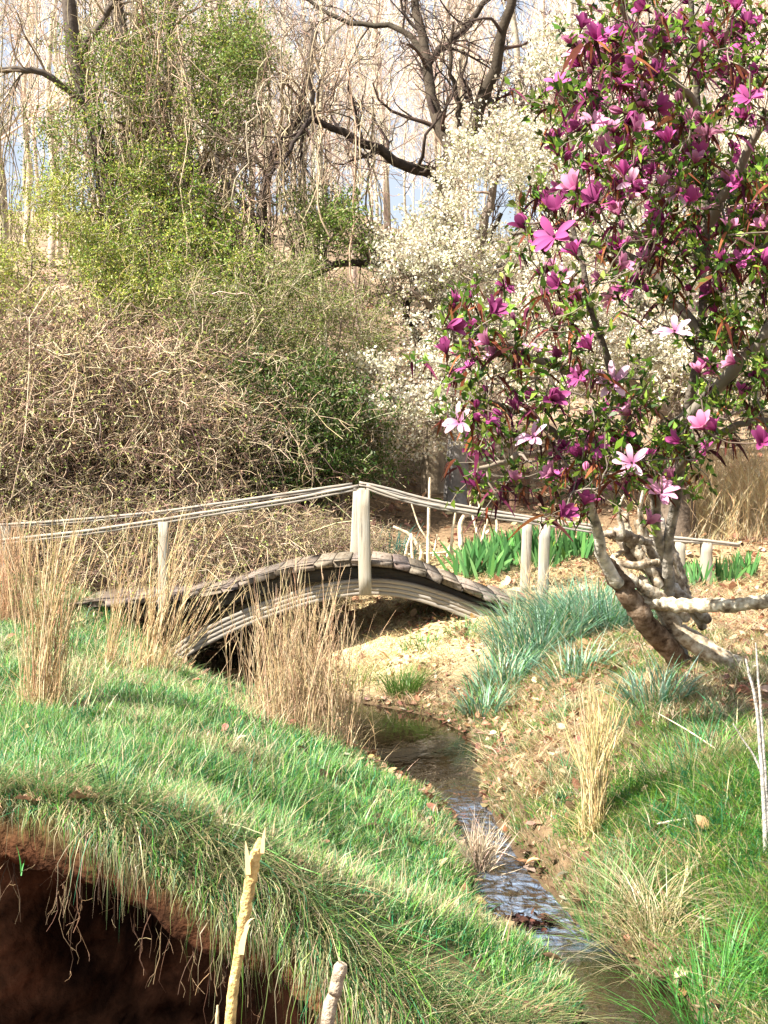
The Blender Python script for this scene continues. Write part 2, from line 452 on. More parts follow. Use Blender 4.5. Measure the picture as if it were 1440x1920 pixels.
# ------------------------------------------------------------------ footbridge
BY0, BY1 = 10.0, 11.2                                # near and far edge of the deck
def bz(c, r, Y=BY0): return P(c, r, Y)[[0, 2]]
def board(acc, line, wy, hz, y0, col=(1, 1, 1), jit=0., seed=0):
    """a long board that follows `line` (x, z) with width wy in y and thickness hz below the line"""
    g = np.random.default_rng(seed)
    line = np.asarray(line, float); t = nrm(np.gradient(line, axis=0)); nn = np.stack([-t[:, 1], t[:, 0]], 1)
    hz = np.broadcast_to(hz, len(line)) * (1 + g.normal(0, jit, len(line)))
    wob = g.normal(0, jit * .05, len(line))
    c = min(.008, wy * .15)
    sec = []
    for (dy, f) in ((c, 0.), (wy - c, 0.), (wy, c), (wy, 1.), (0, 1.), (0, c)):
        q = line - nn * (hz[:, None] * f if f in (0., 1.) else f)
        sec.append(np.stack([q[:, 0], np.full(len(line), y0 + dy) + wob, q[:, 1]], 1))
    Vv = np.stack(sec, 1); K = len(line)
    ix = np.arange(K * 6).reshape(K, 6)
    q = np.stack([ix[:-1], np.roll(ix[:-1], -1, 1), np.roll(ix[1:], -1, 1), ix[1:]], -1).reshape(-1, 4)
    caps = np.array([[ix[0, 0], ix[0, 5], ix[0, 2], ix[0, 1]], [ix[0, 5], ix[0, 4], ix[0, 3], ix[0, 2]], [ix[-1, 0], ix[-1, 1], ix[-1, 2], ix[-1, 5]], [ix[-1, 5], ix[-1, 2], ix[-1, 3], ix[-1, 4]]])
    acc.add(Vv.reshape(-1, 3), np.vstack([q, caps]), np.asarray(col, float))

def curve(px, K, Y=BY0):
    pts = np.array([bz(c, r, Y) for c, r in px])
    q, _ = smooth_line(np.c_[pts, pts[:, :1] * 0], np.zeros(len(pts)), K)
    return q[:, :2]

deck_line = curve([(125, 1132), (200, 1126), (300, 1119), (400, 1104), (480, 1081), (560, 1060), (640, 1051), (690, 1050), (740, 1055), (800, 1071), (860, 1095), (920, 1117), (980, 1130), (1045, 1136)], 240)
bridge = thing('footbridge', tuple(on_ground(-.6, 10.4)), 'old weathered wooden footbridge with an arched plank deck and plain handrails over the brook', 'bridge')
g = np.random.default_rng(5)
a = Acc()
s = np.concatenate([[0], np.cumsum(np.linalg.norm(np.diff(deck_line, axis=0), axis=1))])
u = 0.
while u < s[-1] - .12:
    wd = g.uniform(.13, .19)
    A = np.array([np.interp(u, s, deck_line[:, k]) for k in (0, 1)]); B = np.array([np.interp(u + wd, s, deck_line[:, k]) for k in (0, 1)])
    lift = g.normal(0, .0015); A[1] += lift + g.normal(0, .0015); B[1] += lift + g.normal(0, .0015)
    mid = np.linspace(0, 1, 4)[:, None]
    ln = A + (B - A) * mid; ln[1:3, 1] += .004
    y0 = BY0 - .02 + g.normal(0, .012)
    tone = g.uniform(.65, 1.05); c3 = np.array([tone, tone * g.uniform(.94, 1.0), tone * g.uniform(.86, 1.0)])
    # each plank runs across the deck (y)
    t = nrm((B - A)[None])[0]; nn = np.array([-t[1], t[0]])
    th = g.uniform(.044, .054); W = BY1 - BY0 + .06 + g.normal(0, .02); e = .004
    sec = [A + nn * 0 + t * e, B - t * e, B - nn * e, B - nn * th, A - nn * th, A - nn * e]
    yy = [y0 + 0, y0 + e, y0 + W * .5, y0 + W - e, y0 + W]
    Vv = []
    for k, yv in enumerate(yy):
        sh = e * .3 if k in (0, 4) else 0
        cen = (A + B) / 2 - nn * th / 2
        Vv.append([[*(q + (cen - q) * (sh / (wd * .5)))[:1], yv, (q + (cen - q) * (sh / (wd * .5)))[1]] for q in sec])
    ix = np.arange(30).reshape(5, 6)
    q = np.stack([ix[:-1], np.roll(ix[:-1], -1, 1), np.roll(ix[1:], -1, 1), ix[1:]], -1).reshape(-1, 4)
    caps = np.array([[0, 5, 2, 1], [5, 4, 3, 2], [24, 25, 26, 29], [29, 26, 27, 28]])
    Vv = np.array(Vv) + g.normal(0, .0035, (5, 6, 3)); Vv[0, :, 1] += g.normal(0, .012, 6)
    a.add(Vv.reshape(-1, 3), np.vstack([q, caps]), c3)
    u += wd + g.uniform(.008, .018)
part('deck', a, M['wood_y'], bridge)
arch_px = [(312, 1222), (350, 1196), (400, 1170), (450, 1147), (500, 1128), (560, 1108), (620, 1094), (690, 1086), (760, 1092), (830, 1111), (900, 1138), (960, 1164), (1010, 1190)]
for y0 in (BY0 + .085, BY1 - .20):
    a = Acc()
    ln = curve(arch_px, 60)
    nn = nrm(np.gradient(ln, axis=0)); nn = np.stack([-nn[:, 1], nn[:, 0]], 1)
    for k in range(4):                                # four bent laminations, one on top of the other
        board(a, ln - nn * (.0362 * k), .09 + .004 * math.sin(k * 2.4), .0355, y0 - .002 * math.sin(k * 3.1), np.array([1, 1, 1]) * (.90 + .06 * ((k * 7) % 3)), .012, k)
    part('arch_beam', a, M['wood_x'], bridge)
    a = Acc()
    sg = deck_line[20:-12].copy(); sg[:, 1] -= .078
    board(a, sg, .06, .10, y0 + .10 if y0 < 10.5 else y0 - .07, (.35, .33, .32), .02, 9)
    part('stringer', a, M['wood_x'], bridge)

def box_post(acc, x, y, z0, z1, w, d, lean=(0, 0), seed=0):
    g = np.random.default_rng(seed)
    K = 7; zz = np.linspace(z0, z1, K); e = .012
    sec = [(-w / 2 + e, -d / 2), (w / 2 - e, -d / 2), (w / 2, -d / 2 + e), (w / 2, d / 2 - e), (w / 2 - e, d / 2), (-w / 2 + e, d / 2), (-w / 2, d / 2 - e), (-w / 2, -d / 2 + e)]
    Vv = np.array([[[x + sx * (1 + g.normal(0, .012)) + lean[0] * (z - z0), y + sy * (1 + g.normal(0, .012)) + lean[1] * (z - z0), z] for sx, sy in sec] for z in zz])
    ix = np.arange(K * 8).reshape(K, 8)
    q = np.stack([ix[:-1], np.roll(ix[:-1], -1, 1), np.roll(ix[1:], -1, 1), ix[1:]], -1).reshape(-1, 4)
    tp = ix[-1]; caps = [[tp[0], tp[1], tp[2], tp[7]], [tp[7], tp[2], tp[3], tp[6]], [tp[6], tp[3], tp[4], tp[5]]]
    bt = ix[0]; caps += [[bt[7], bt[2], bt[1], bt[0]], [bt[6], bt[3], bt[2], bt[7]], [bt[5], bt[4], bt[3], bt[6]]]
    acc.add(Vv.reshape(-1, 3), np.vstack([q, caps]), (1, 1, 1))

def post(c, rt, rb, Y, w=.095, lean=0., seed=0, tone=1.):
    a = Acc(); top = P(c, rt, Y); bot = P(c, rb, Y)
    box_post(a, bot[0], Y, bot[2], top[2], w, w, ((top[0] - bot[0]) / (top[2] - bot[2]) + lean, 0), seed)
    part('post', a, M['wood_z'], bridge)
post(685, 918, 1113, 9.94, .105, -.02, 1)
post(667, 915, 1062, 11.22, .12, .05, 2)
post(1017, 984, 1136, 9.94, .088, .03, 3)
post(983, 972, 1124, 11.2, .09, .04, 4)
post(307, 978, 1150, 9.94, .085, 0, 5)
post(8, 986, 1110, 11.2, .14, 0, 6)
post(1324, 1017, 1128, 11.6, .105, 0, 7)
post(1274, 1014, 1128, 12.2, .105, 0, 8)
def rail(px, Ys, wy=.085, hz=.046, seed=0, label=None):
    pts = np.array([P(c, r, y) for (c, r), y in zip(px, Ys)])
    q, _ = smooth_line(pts, np.zeros(len(pts)), 40)
    a = Acc(); gg = np.random.default_rng(seed)
    for k in range(2):                                # two thin boards nailed together
        ln = q[:, [0, 2]].copy(); ln[:, 1] -= k * hz * .52; ln[:, 1] += np.cumsum(gg.normal(0, .0009, 40))
        b2 = Acc(); board(b2, ln, wy - .008 * k, hz * .5, 0, (1, 1, 1), .03, seed + k)
        Vv, Qq, Cc = b2.data(); Vv[:, 1] += np.interp(Vv[:, 0], q[:, 0], q[:, 1]) - wy / 2 + .004 * k
        a.add(Vv, Qq, Cc)
    part('handrail', a, M['wood_x'], bridge)
rail([(-50, 1016), (60, 1004), (160, 993), (300, 972), (420, 952), (560, 930), (672, 908)], [9.95] * 7, seed=1)
rail([(-60, 984), (90, 976), (230, 964), (330, 953), (480, 931), (660, 905)], [11.2] * 6, seed=2)
rail([(688, 908), (740, 926), (800, 941), (880, 955), (960, 967), (1040, 978), (1112, 989)], [9.95] * 7, seed=3)
rail([(674, 902), (730, 914), (800, 933), (880, 948), (960, 961), (1040, 973), (1120, 983)], [11.2] * 7, seed=4)
rail([(1236, 1003), (1300, 1008), (1385, 1016)], [11.65, 11.6, 11.6], .10, .05, seed=5)
rail([(1200, 1002), (1270, 1008), (1330, 1012)], [12.3, 12.2, 12.15], .10, .05, seed=6)

# ------------------------------------------------------------------ trees
def recentre(acc_list): return acc_list

BARK_TAN = [(.48, .40, .30), (.54, .47, .36), (.40, .32, .24), (.58, .50, .40)]
BARK_DARK = [(.075, .055, .05), (.10, .075, .06), (.055, .04, .04)]

def woodland_variant(seed, h, r0, lean=0., twig=1.):
    g = np.random.default_rng(seed)
    K = 12
    z = np.linspace(-.3, h, K); wob = np.cumsum(g.normal(0, .09, (K, 2)), 0)
    tr = np.c_[wob[:, 0] + lean * z, wob[:, 1], z][None]
    tr[:, 0, :2] = 0
    rd = (r0 * .72 * (1 - .8 * np.linspace(0, 1, K)) + .012)[None]
    col = pick(BARK_TAN, 1, .15, g=g)[0]
    a = Acc().add(*tubes(tr, rd, col, 7, seed))
    b = Acc()
    l1, r1 = grow(tr, rd, 17, (1.6, 3.6), 6, (.22, .98), (30, 60), .35, .14, .42, .012, .05, g=g)
    l2, r2 = grow(l1, r1, 7, (.7, 1.7), 5, (.2, 1), (25, 55), .3, .2, .55, .008, .06, g=g)
    l3, r3 = grow(l2, r2, 5, (.35, 1.0), 4, (.15, 1), (20, 60), .25, .25, .6, .0055 * twig, .05, g=g)
    l4 = l3
    for (l, r, sd) in ((l1, r1, 5), (l2, r2, 4), (l3, r3, 3)):
        c = pick([(.66, .56, .45), (.74, .65, .53), (.52, .39, .32), (.76, .68, .54)], len(l), .18, g=g)
        b.add(*tubes(l, r, c, sd, seed))
    # a few buds opening
    n = len(l4); k = g.choice(n, n // 3); bp = l4[k, -1]
    b.add(*leaves(bp, g.normal(0, 1, (len(k), 3)), .06, .035, pick([(.50, .36, .26), (.55, .46, .26), (.46, .28, .25)], len(k), .15, g=g)))
    root = thing('woodland_tree', (0, 0, 0), 'slender bare tree with pale twigs standing in the woods behind', 'tree', 'bare trees filling the woods')
    part('trunk', a, M['bark'], root, True); part('crown', b, M['twig'], root)
    return root

protos = [woodland_variant(100 + k, h, r, ln, tw) for k, (h, r, ln, tw) in enumerate([(12, .10, .02, 1.2), (14, .13, -.03, 1.3), (10, .08, .04, 1.2), (15, .15, .0, 1.4), (11, .07, -.02, 1.2)])]
g = np.random.default_rng(77)
spots = []
tries = 0
while len(spots) < 185 and tries < 40000:
    tries += 1
    Y = 19.5 + 46 * g.random() ** 1.5
    X = g.uniform(-.47, .43) * Y * 1.02
    if Y < 23 and -.5 < X < 6: continue
    if all((X - a) ** 2 + (Y - b) ** 2 > (.40 + .018 * Y) ** 2 for a, b in spots): spots.append((X, Y))
zz = H(np.array([s[0] for s in spots]), np.array([s[1] for s in spots]))
for k, ((X, Y), z) in enumerate(zip(spots, zz)):
    o = protos[k] if k < 5 else copy_tree(protos[int(g.integers(5))])
    place(o, (X, Y, z), g.uniform(0, 6.28), g.uniform(.75, 1.15) if k % 3 else g.uniform(.42, .65))

def skeleton(lines):
    """lines: list of (list of (c, r, Y), r_start, r_end) -> polylines"""
    L, Rr = [], []
    for pts, ra, rb in lines:
        p = np.array([P(*q) if len(q) == 3 else np.array(q[:3]) for q in pts])
        q, r = smooth_line(p, np.linspace(ra, rb, len(p)), 14)
        q[1:-1] += rng.normal(0, min(.02, ra * .35), (12, 3))
        L.append(q); Rr.append(r)
    return np.array(L), np.array(Rr)

def connect(L, Rr, tgt, K=6, rscale=.5, rmax=.02, rmin=.004, sag=.12, root=None):
    """one curved branch from the nearest skeleton point to each target"""
    sk = L.reshape(-1, 3); sr = Rr.reshape(-1)
    out = np.zeros((len(tgt), K, 3)); rad = np.zeros((len(tgt), K))
    pts = sk.copy(); prs = sr.copy()
    order = np.argsort([np.min(((sk - t) ** 2).sum(1)) for t in tgt])
    for i in order:
        t = tgt[i]
        dd = np.sqrt(((pts - t) ** 2).sum(1))
        k = dd.argmin(); p0 = pts[k]; r0 = min(prs[k] * rscale + .001, rmax)
        d = t - p0; ln = np.linalg.norm(d)
        m = (p0 + t) / 2 + rng.normal(0, .10, 3) * ln + np.array([0, 0, -sag * ln * rng.uniform(-.4, 1)])
        s = np.linspace(0, 1, K)[:, None]
        q = (1 - s) ** 2 * p0 + 2 * s * (1 - s) * m + s ** 2 * t
        q[1:-1] += rng.normal(0, .025, (K - 2, 3)) * ln
        out[i] = q; rad[i] = np.maximum(np.linspace(max(r0, rmin), rmin, K), rmin)
        pts = np.vstack([pts, q[1:]]); prs = np.concatenate([prs, rad[i][1:]])
    return out, rad

# ---- dark bare tree in the middle (Y about 18)
base = ground_at(812, 946, 14, 20)
YB = 17.0
L, Rr = skeleton([
    ([(812, 960, YB), (815, 850, YB), (824, 600, YB), (838, 450, YB), (836, 345, YB)], .19, .15),
    ([(836, 345, YB), (862, 290, 16.9), (905, 190, 16.7), (932, 100, 16.5), (962, 0, 16.3), (980, -110, 16.2)], .12, .05),
    ([(850, 315, YB), (838, 265, 17.1), (815, 212, 17.2), (800, 110, 17.3), (778, 0, 17.4), (760, -120, 17.5)], .11, .05),
    ([(832, 335, YB), (800, 320, 16.7), (758, 312, 16.4), (690, 272, 16.0), (635, 248, 15.8), (585, 222, 15.6)], .095, .04),
    ([(803, 115, 17.3), (855, 70, 17.2), (915, 0, 17.0), (960, -60, 17)], .06, .03),
    ([(800, 110, 17.3), (760, 60, 17.6), (700, 50, 17.8), (640, 35, 17.9), (590, 8, 18), (540, -20, 18)], .05, .025),
    ([(905, 185, 16.7), (960, 200, 16.6), (1010, 175, 16.4), (1060, 130, 16.3)], .05, .02),
    ([(862, 240, 16.9), (855, 180, 16.8), (845, 110, 16.7), (850, 40, 16.6)], .045, .02),
    ([(826, 560, YB), (780, 520, 16.5), (720, 502, 16.1), (640, 490, 15.8), (560, 540, 15.6), (520, 600, 15.5)], .07, .03),
    ([(640, 490, 15.8), (560, 520, 15.4), (480, 525, 15.2), (420, 520, 15)], .035, .02),
    ([(585, 222, 15.6), (560, 250, 15.5), (530, 300, 15.4), (500, 330, 15.3)], .04, .02),
    ([(838, 640, YB), (860, 560, 16.7), (900, 480, 16.4), (940, 400, 16.2)], .07, .03),
    ([(832, 700, YB), (790, 640, 16.6), (760, 580, 16.4), (800, 540, 16.2)], .06, .025),
])
root = thing('bare_tree', tuple(base), 'dark bare tree with forked crooked limbs behind the white blossom', 'tree')
a = Acc().add(*tubes(L[:1], Rr[:1], (.30, .24, .17), 8))
part('trunk', a, M['bark'], root, True)
for k in range(1, len(L)):
    part('limb', Acc().add(*tubes(L[k:k + 1], Rr[k:k + 1], pick([(.05, .038, .03), (.065, .05, .038)], 1)[0], 7)), M['bark'], root, True)
b = Acc()
l2, r2 = grow(L[1:], Rr[1:], 9, (.6, 1.8), 6, (.15, 1), (25, 70), .15, .28, .4, .010)
l3, r3 = grow(l2, r2, 6, (.3, 1.0), 5, (.15, 1), (25, 70), .05, .3, .55, .006)
l4, r4 = grow(l3, r3, 3, (.15, .5), 4, (.15, 1), (25, 70), .0, .3, .6, .0045)
for (l, r, sd) in ((l2, r2, 5), (l3, r3, 4), (l4, r4, 3)):
    b.add(*tubes(l, r, pick([(.06, .042, .035), (.09, .065, .05), (.13, .09, .07)], len(l)), sd))
part('twigs', b, M['twig'], root)

# ---- white blossom trees
BLOS = [(.82, .78, .60), (.86, .84, .74), (.76, .70, .50), (.86, .84, .72), (.66, .61, .46)]
def blossom_tree(label, base, lines, polys, seed, trunkcol, bl=BLOS, size=.042):
    root = thing('blossom_tree', tuple(base), label, 'tree')
    L, Rr = skeleton(lines)
    part('trunk', Acc().add(*tubes(L[:1], Rr[:1], trunkcol, 8)), M['bark'], root, True)
    a = Acc().add(*tubes(L[1:], Rr[1:], pick([(.15, .12, .10), (.20, .16, .13)], len(L) - 1), 6))
    tg = np.concatenate([sample_poly(p, n, Y, cl, seed + k) for k, (p, n, Y, cl) in enumerate(polys)])
    br, rb = connect(L[1:], Rr[1:], tg, 6, .5, .022, .006)
    tw, rt = grow(br, rb, 4, (.25, .7), 5, (.3, 1), (25, 70), .12, .22, .6, .005)
    t2, r2 = grow(tw, rt, 2, (.12, .35), 4, (.2, 1), (25, 65), .1, .25, .6, .004)
    for (l, r, sd) in ((br, rb, 4), (tw, rt, 3), (t2, r2, 3)):
        a.add(*tubes(l, r, pick([(.20, .16, .12), (.28, .22, .17)], len(l)), sd))
    part('branches', a, M['twig'], root, True)
    pp = np.concatenate([tw[:, 1:].reshape(-1, 3), t2[:, 1:].reshape(-1, 3)])
    nb = 5
    pos = np.repeat(pp, nb, 0) + rng.normal(0, .035, (len(pp) * nb, 3))
    keep = rng.random(len(pos)) < .8; pos = pos[keep]; pos = pos[fbm(pos[:, 0] * 1.3 + pos[:, 1], pos[:, 2], .28, seed + 9) > .455]
    b = Acc().add(*leaves(pos, rng.normal(0, 1, (len(pos), 3)) + np.array([-.3, -.2, .4]), rng.uniform(.6, 1.2, len(pos)) * size, size * .85, pick(bl, len(pos), .08), .15))
    part('blossoms', b, M['petal'], root)
    q = pp[rng.random(len(pp)) < .25]
    c = Acc().add(*leaves(q, rng.normal(0, 1, (len(q), 3)), .05, .022, pick([(.25, .30, .06), (.32, .34, .10)], len(q))))
    part('young_leaves', c, M['leaf'], root)
    return root
bA = ground_at(858, 948, 13, 18)
blossom_tree('tall tree in cream white blossom at the centre, grey trunk beside the pale trunk', bA, [
    ([(858, 962, 15.5), (860, 880, 15.5), (856, 760, 15.5), (862, 650, 15.5), (880, 520, 15.5)], .17, .10),
    ([(862, 650, 15.5), (830, 600, 15.2), (790, 560, 15), (750, 540, 14.8)], .07, .03),
    ([(880, 520, 15.5), (910, 420, 15.4), (930, 330, 15.3), (960, 260, 15.3)], .08, .03),
    ([(880, 520, 15.5), (840, 450, 15.8), (800, 420, 16), (760, 430, 16.2)], .06, .03),
    ([(858, 760, 15.5), (820, 730, 15), (770, 720, 14.7), (710, 740, 14.5)], .06, .02),
    ([(880, 540, 15.5), (940, 500, 15.2), (1000, 440, 15), (1050, 380, 14.9)], .07, .03),
], [([(720, 560), (700, 440), (790, 400), (850, 270), (950, 235), (1060, 260), (1090, 420), (1060, 620), (900, 740), (800, 700)], 330, (14.2, 17), 80),
    ([(690, 690), (760, 670), (840, 690), (860, 830), (760, 840), (655, 825), (690, 770)], 48, (13.6, 14.8), 50),
    ([(900, 700), (1050, 620), (1080, 700), (950, 790)], 40, (14.2, 16), 0)], 300, (.30, .28, .27))
bB = ground_at(1268, 1000, 11.8, 16)
blossom_tree('broad blossom tree with a thick dark trunk behind the short rail posts', bB, [
    ([(1268, 1035, 13.2), (1266, 960, 13.2), (1262, 880, 13.2), (1270, 800, 13.2), (1275, 700, 13.2)], .23, .15),
    ([(1275, 740, 13.2), (1220, 600, 13.3), (1150, 480, 13.5), (1090, 330, 13.6), (1050, 180, 13.7)], .11, .03),
    ([(1275, 720, 13.2), (1300, 560, 13), (1330, 400, 13), (1340, 250, 13)], .11, .03),
    ([(1272, 760, 13.2), (1340, 660, 12.9), (1420, 580, 12.7), (1540, 500, 12.6)], .10, .03),
    ([(1268, 800, 13.2), (1190, 720, 13), (1110, 680, 12.8), (1040, 650, 12.7)], .08, .02),
    ([(1265, 870, 13.2), (1300, 840, 13), (1350, 790, 12.8), (1430, 760, 12.7)], .06, .02),
], [([(1000, 260), (1010, 70), (1080, 60), (1160, 200), (1330, 230), (1560, 330), (1600, 640), (1480, 790), (1300, 790), (1080, 720), (980, 620), (1030, 430)], 640, (12.3, 15.2), 60)], 310, (.13, .10, .075))

# ---- magnolia (Y about 5 to 7)
mb = ground_at(1283, 1240, 5.5, 9)
magnolia = thing('magnolia_tree', tuple(mb), 'magnolia with purple pink flowers hanging over the brook', 'tree')
L, Rr = skeleton([
    ([(1290, 1290, 7.2), (1265, 1130, 7.1), (1242, 1040, 6.9), (1222, 960, 6.6), (1200, 860, 6.3), (1155, 720, 6.0), (1105, 560, 5.9), (1065, 400, 5.9)], .040, .012),
    ([(1252, 1080, 6.95), (1262, 950, 6.7), (1285, 800, 6.3), (1310, 620, 6.1), (1330, 420, 6), (1305, 200, 5.9), (1290, 20, 5.8), (1290, -220, 5.7)], .033, .010),
    ([(1287, 790, 6.3), (1380, 690, 5.8), (1480, 560, 5.6), (1600, 400, 5.6)], .04, .015),
    ([(1160, 1092, 6.78), (1136, 1060, 6.72), (1122, 1000, 6.6), (1112, 930, 6.4), (1080, 850, 6), (1000, 790, 5.6), (900, 745, 5.3)], .042, .012),
    ([(1200, 860, 6.3), (1090, 840, 5.8), (980, 852, 5.4), (890, 880, 5.2)], .025, .01),
    ([(1155, 720, 6.0), (1050, 690, 5.6), (960, 655, 5.3), (850, 640, 5.1)], .028, .01),
    ([(1310, 620, 6.1), (1210, 500, 6.1), (1090, 450, 6), (960, 440, 5.9)], .028, .01),
    ([(1330, 420, 6), (1420, 250, 5.6), (1520, 80, 5.4)], .03, .012),
    ([(1320, 520, 6), (1420, 470, 5.4), (1520, 420, 5.1)], .025, .01),
    ([(1305, 200, 5.9), (1240, 120, 5.6), (1180, 40, 5.4), (1120, -60, 5.3)], .022, .008),
    ([(1270, 880, 6.5), (1340, 820, 6.2), (1420, 790, 5.9), (1520, 760, 5.7)], .03, .01),
])
def barkmix(q, lo, hi, z0, z1):
    t = sm((q[..., 2] - z0) / (z1 - z0))[..., None]
    return np.asarray(lo) * (1 - t) + np.asarray(hi) * t
lichen = attr_mat('lichen_bark', .9, 0, noise=(16, .25, 1.45), bump=.9, bscale=45)
for k in (0, 1, 3):
    part('stem', Acc().add(*tubes(L[k:k + 1], Rr[k:k + 1], barkmix(L[k:k + 1], (.60, .56, .47) if k == 3 else (.36, .33, .28), (.12, .10, .08), 1.3 if k == 3 else 1.2, 1.9 if k == 3 else 1.7), 8)), lichen, magnolia, True)
oth = [2, 4, 5, 6, 7, 8, 9, 10]
a = Acc().add(*tubes(L[oth], Rr[oth], pick([(.17, .14, .11), (.22, .19, .15)], len(oth)), 6))
polyM = [(1125, 70), (1180, -60), (1500, -60), (1640, 200), (1640, 780), (1440, 850), (1320, 880), (1260, 940), (1190, 975), (1120, 940), (1040, 985), (960, 960), (885, 930), (872, 850), (830, 800), (822, 690), (825, 600), (920, 570), (1020, 560), (1000, 480), (940, 440), (1050, 340), (1015, 260), (1005, 160), (1080, 190)]
t1 = sample_poly(polyM, 300, (4.9, 6.9), 130, 400)
t2 = sample_poly([(1050, 110), (1440, 60), (1440, 500), (1050, 560), (950, 440), (1060, 330)], 115, (4.9, 6.8), 60, 401)
t3 = sample_poly([(825, 600), (1100, 600), (1240, 940), (1120, 940), (1000, 985), (880, 900), (830, 780)], 70, (4.9, 5.7), 0, 402)
tg = np.concatenate([t1, t2, t3])
br, rb = connect(L, Rr, tg, 6, .5, .012, .0035, .2)
tw, rt = grow(br, rb, 3, (.12, .32), 4, (.35, 1), (25, 60), .25, .2, .7, .003)
a.add(*tubes(br, rb, pick([(.15, .12, .10), (.21, .18, .15)], len(br)), 5))
a.add(*tubes(tw, rt, pick([(.16, .13, .10), (.22, .18, .14)], len(tw)), 4))
def proj(p):
    cp, sp = math.cos(PITCH), math.sin(PITCH); d = p - EYE
    f = d[..., 1] * cp - d[..., 2] * sp; u = d[..., 1] * sp + d[..., 2] * cp
    return 720 + FPX * d[..., 0] / f, 960 - FPX * u / f
# leaves: whorls at the twig ends
ends = np.concatenate([tw[:, -1], tw[:, 2], br[:, -1]]); dirs = np.concatenate([tw[:, -1] - tw[:, -2], tw[:, 2] - tw[:, 1], br[:, -1] - br[:, -2]])
cc, rr_ = proj(ends)
dens = 2.8 + 3.6 * sm((cc - 1180) / 150) * sm((rr_ - 230) / 120)
cnt = rng.poisson(dens); k = np.repeat(np.arange(len(ends)), cnt)
pos = ends[k] + rng.normal(0, .012, (len(k), 3)); dr = nrm(dirs[k]) * .6 + rng.normal(0, .75, (len(k), 3)) + np.array([0, 0, .3])
part('leaves', Acc().add(*leaves(pos, dr, rng.uniform(.03, .07, len(k)), rng.uniform(.015, .03, len(k)), pick([(.07, .16, .02), (.15, .27, .03), (.035, .08, .012), (.24, .36, .05), (.10, .13, .02)], len(k), .2), .2)), M['leaf'], magnolia)
# withered flowers: limp brown strips that hang
wk = rng.choice(len(ends), 900, replace=False)
pos = np.repeat(ends[wk], 4, 0) + rng.normal(0, .01, (len(wk) * 4, 3))
nW = len(pos); K = 4; s = np.linspace(0, 1, K)
hz = rng.normal(0, .7, (nW, 3)); hz[:, 2] = 0
Lw = rng.uniform(.05, .11, nW)
Pw = pos[:, None] + hz[:, None] * (Lw[:, None] * s)[..., None] * .8 + np.array([0, 0, -1.]) * (Lw[:, None] * (.3 * s + .7 * s ** 2))[..., None]
Wd = nrm(rng.normal(0, 1, (nW, 3)))
part('withered_petals', Acc().add(*ribbons(Pw, Wd, np.outer(rng.uniform(.010, .024, nW), [.5, 1, .7, .25]), pick([(.09, .022, .014), (.14, .04, .018), (.05, .014, .014), (.20, .07, .025), (.10, .015, .045)], nW, .25))), M['litter'], magnolia)

def petal(acc, d0, out, L, W, curl, cin, cout, seed):
    """one spoon-shaped petal: starts along d0, bends towards `out`"""
    g = np.random.default_rng(seed); K = 6; s = np.linspace(0, 1, K)
    d0 = nrm(d0); out = nrm(out); side = nrm(np.cross(out, d0))
    pts = []; p = np.zeros(3); d = d0.copy()
    for k in range(K):
        pts.append(p.copy()); ang = curl / (K - 1)
        d = nrm(d + out * ang); p = p + d * L / (K - 1)
    pts = np.array(pts); wd = W * np.array([.28, .55, .85, 1., .88, .32])
    nn = np.cross(nrm(np.gradient(pts, axis=0)), side)
    Vv = np.stack([pts - side * wd[:, None] / 2 + nn * wd[:, None] * -.18, pts, pts + side * wd[:, None] / 2 + nn * wd[:, None] * -.18], 1)
    ix = np.arange(K * 3).reshape(K, 3)
    q = np.concatenate([np.stack([ix[:-1, j], ix[:-1, j + 1], ix[1:, j + 1], ix[1:, j]], -1) for j in (0, 1)])
    col = np.asarray(cin)[None] * (1 - s[:, None]) + np.asarray(cout)[None] * s[:, None]
    acc.add(Vv.reshape(-1, 3), q, np.repeat(col, 3, 0))

def flower_mesh(kind, seed):
    g = np.random.default_rng(seed); a = Acc()
    tn = [.55, 1., 1.0][seed % 3]
    deep, pink, pale = np.array([.26, .012, .12]) * tn, np.array([.48, .10, .31]) * (.5 + .5 * tn), np.array([.80, .60, .70])
    if seed % 3 == 2: pink = np.array([.66, .31, .47])
    if kind == 'bud':
        for k in range(6):
            an = k * 1.05 + g.normal(0, .1); o = np.array([math.cos(an), math.sin(an), 0])
            petal(a, o * .55 + np.array([0, 0, 1]), -o, .075, .036, .9, deep, pink * .9, seed + k)
    elif kind == 'cup':
        for k in range(7):
            an = k * .9 + g.normal(0, .15); o = np.array([math.cos(an), math.sin(an), 0])
            petal(a, o * g.uniform(.4, .8) + np.array([0, 0, 1]), o * g.uniform(-.2, .8), .095, .042, .55, deep * 1.1, pink * g.uniform(.9, 1.15), seed + k)
    else:
        for k in range(9):
            if kind == 'star' and k in (3 + seed % 3, 7): continue
            an = k * .698 + g.normal(0, .28); o = np.array([math.cos(an), math.sin(an), 0])
            petal(a, o * g.uniform(.7, 1.4) + np.array([0, 0, .8]), o + np.array([0, 0, g.uniform(-.9, .1)]), g.uniform(.09, .115), .036, 1.0, pink, pale * g.uniform(.85, 1.05) if kind == 'star' else pink * 1.15, seed + k)
    # bud scales and stalk at the base
    a.add(*tubes(np.array([[0, 0, -.03], [0, 0, -.01], [0, 0, .012]]), np.array([.004, .008, .006]), (.10, .06, .03), 5))
    me = mesh('flower', a, True)
    me.materials.append(M['petal']); return me
FL = {k: [flower_mesh(k, 500 + 10 * i + j) for j in range(6)] for i, k in enumerate(('bud', 'cup', 'open', 'star'))}
FL['pale'] = FL['star']
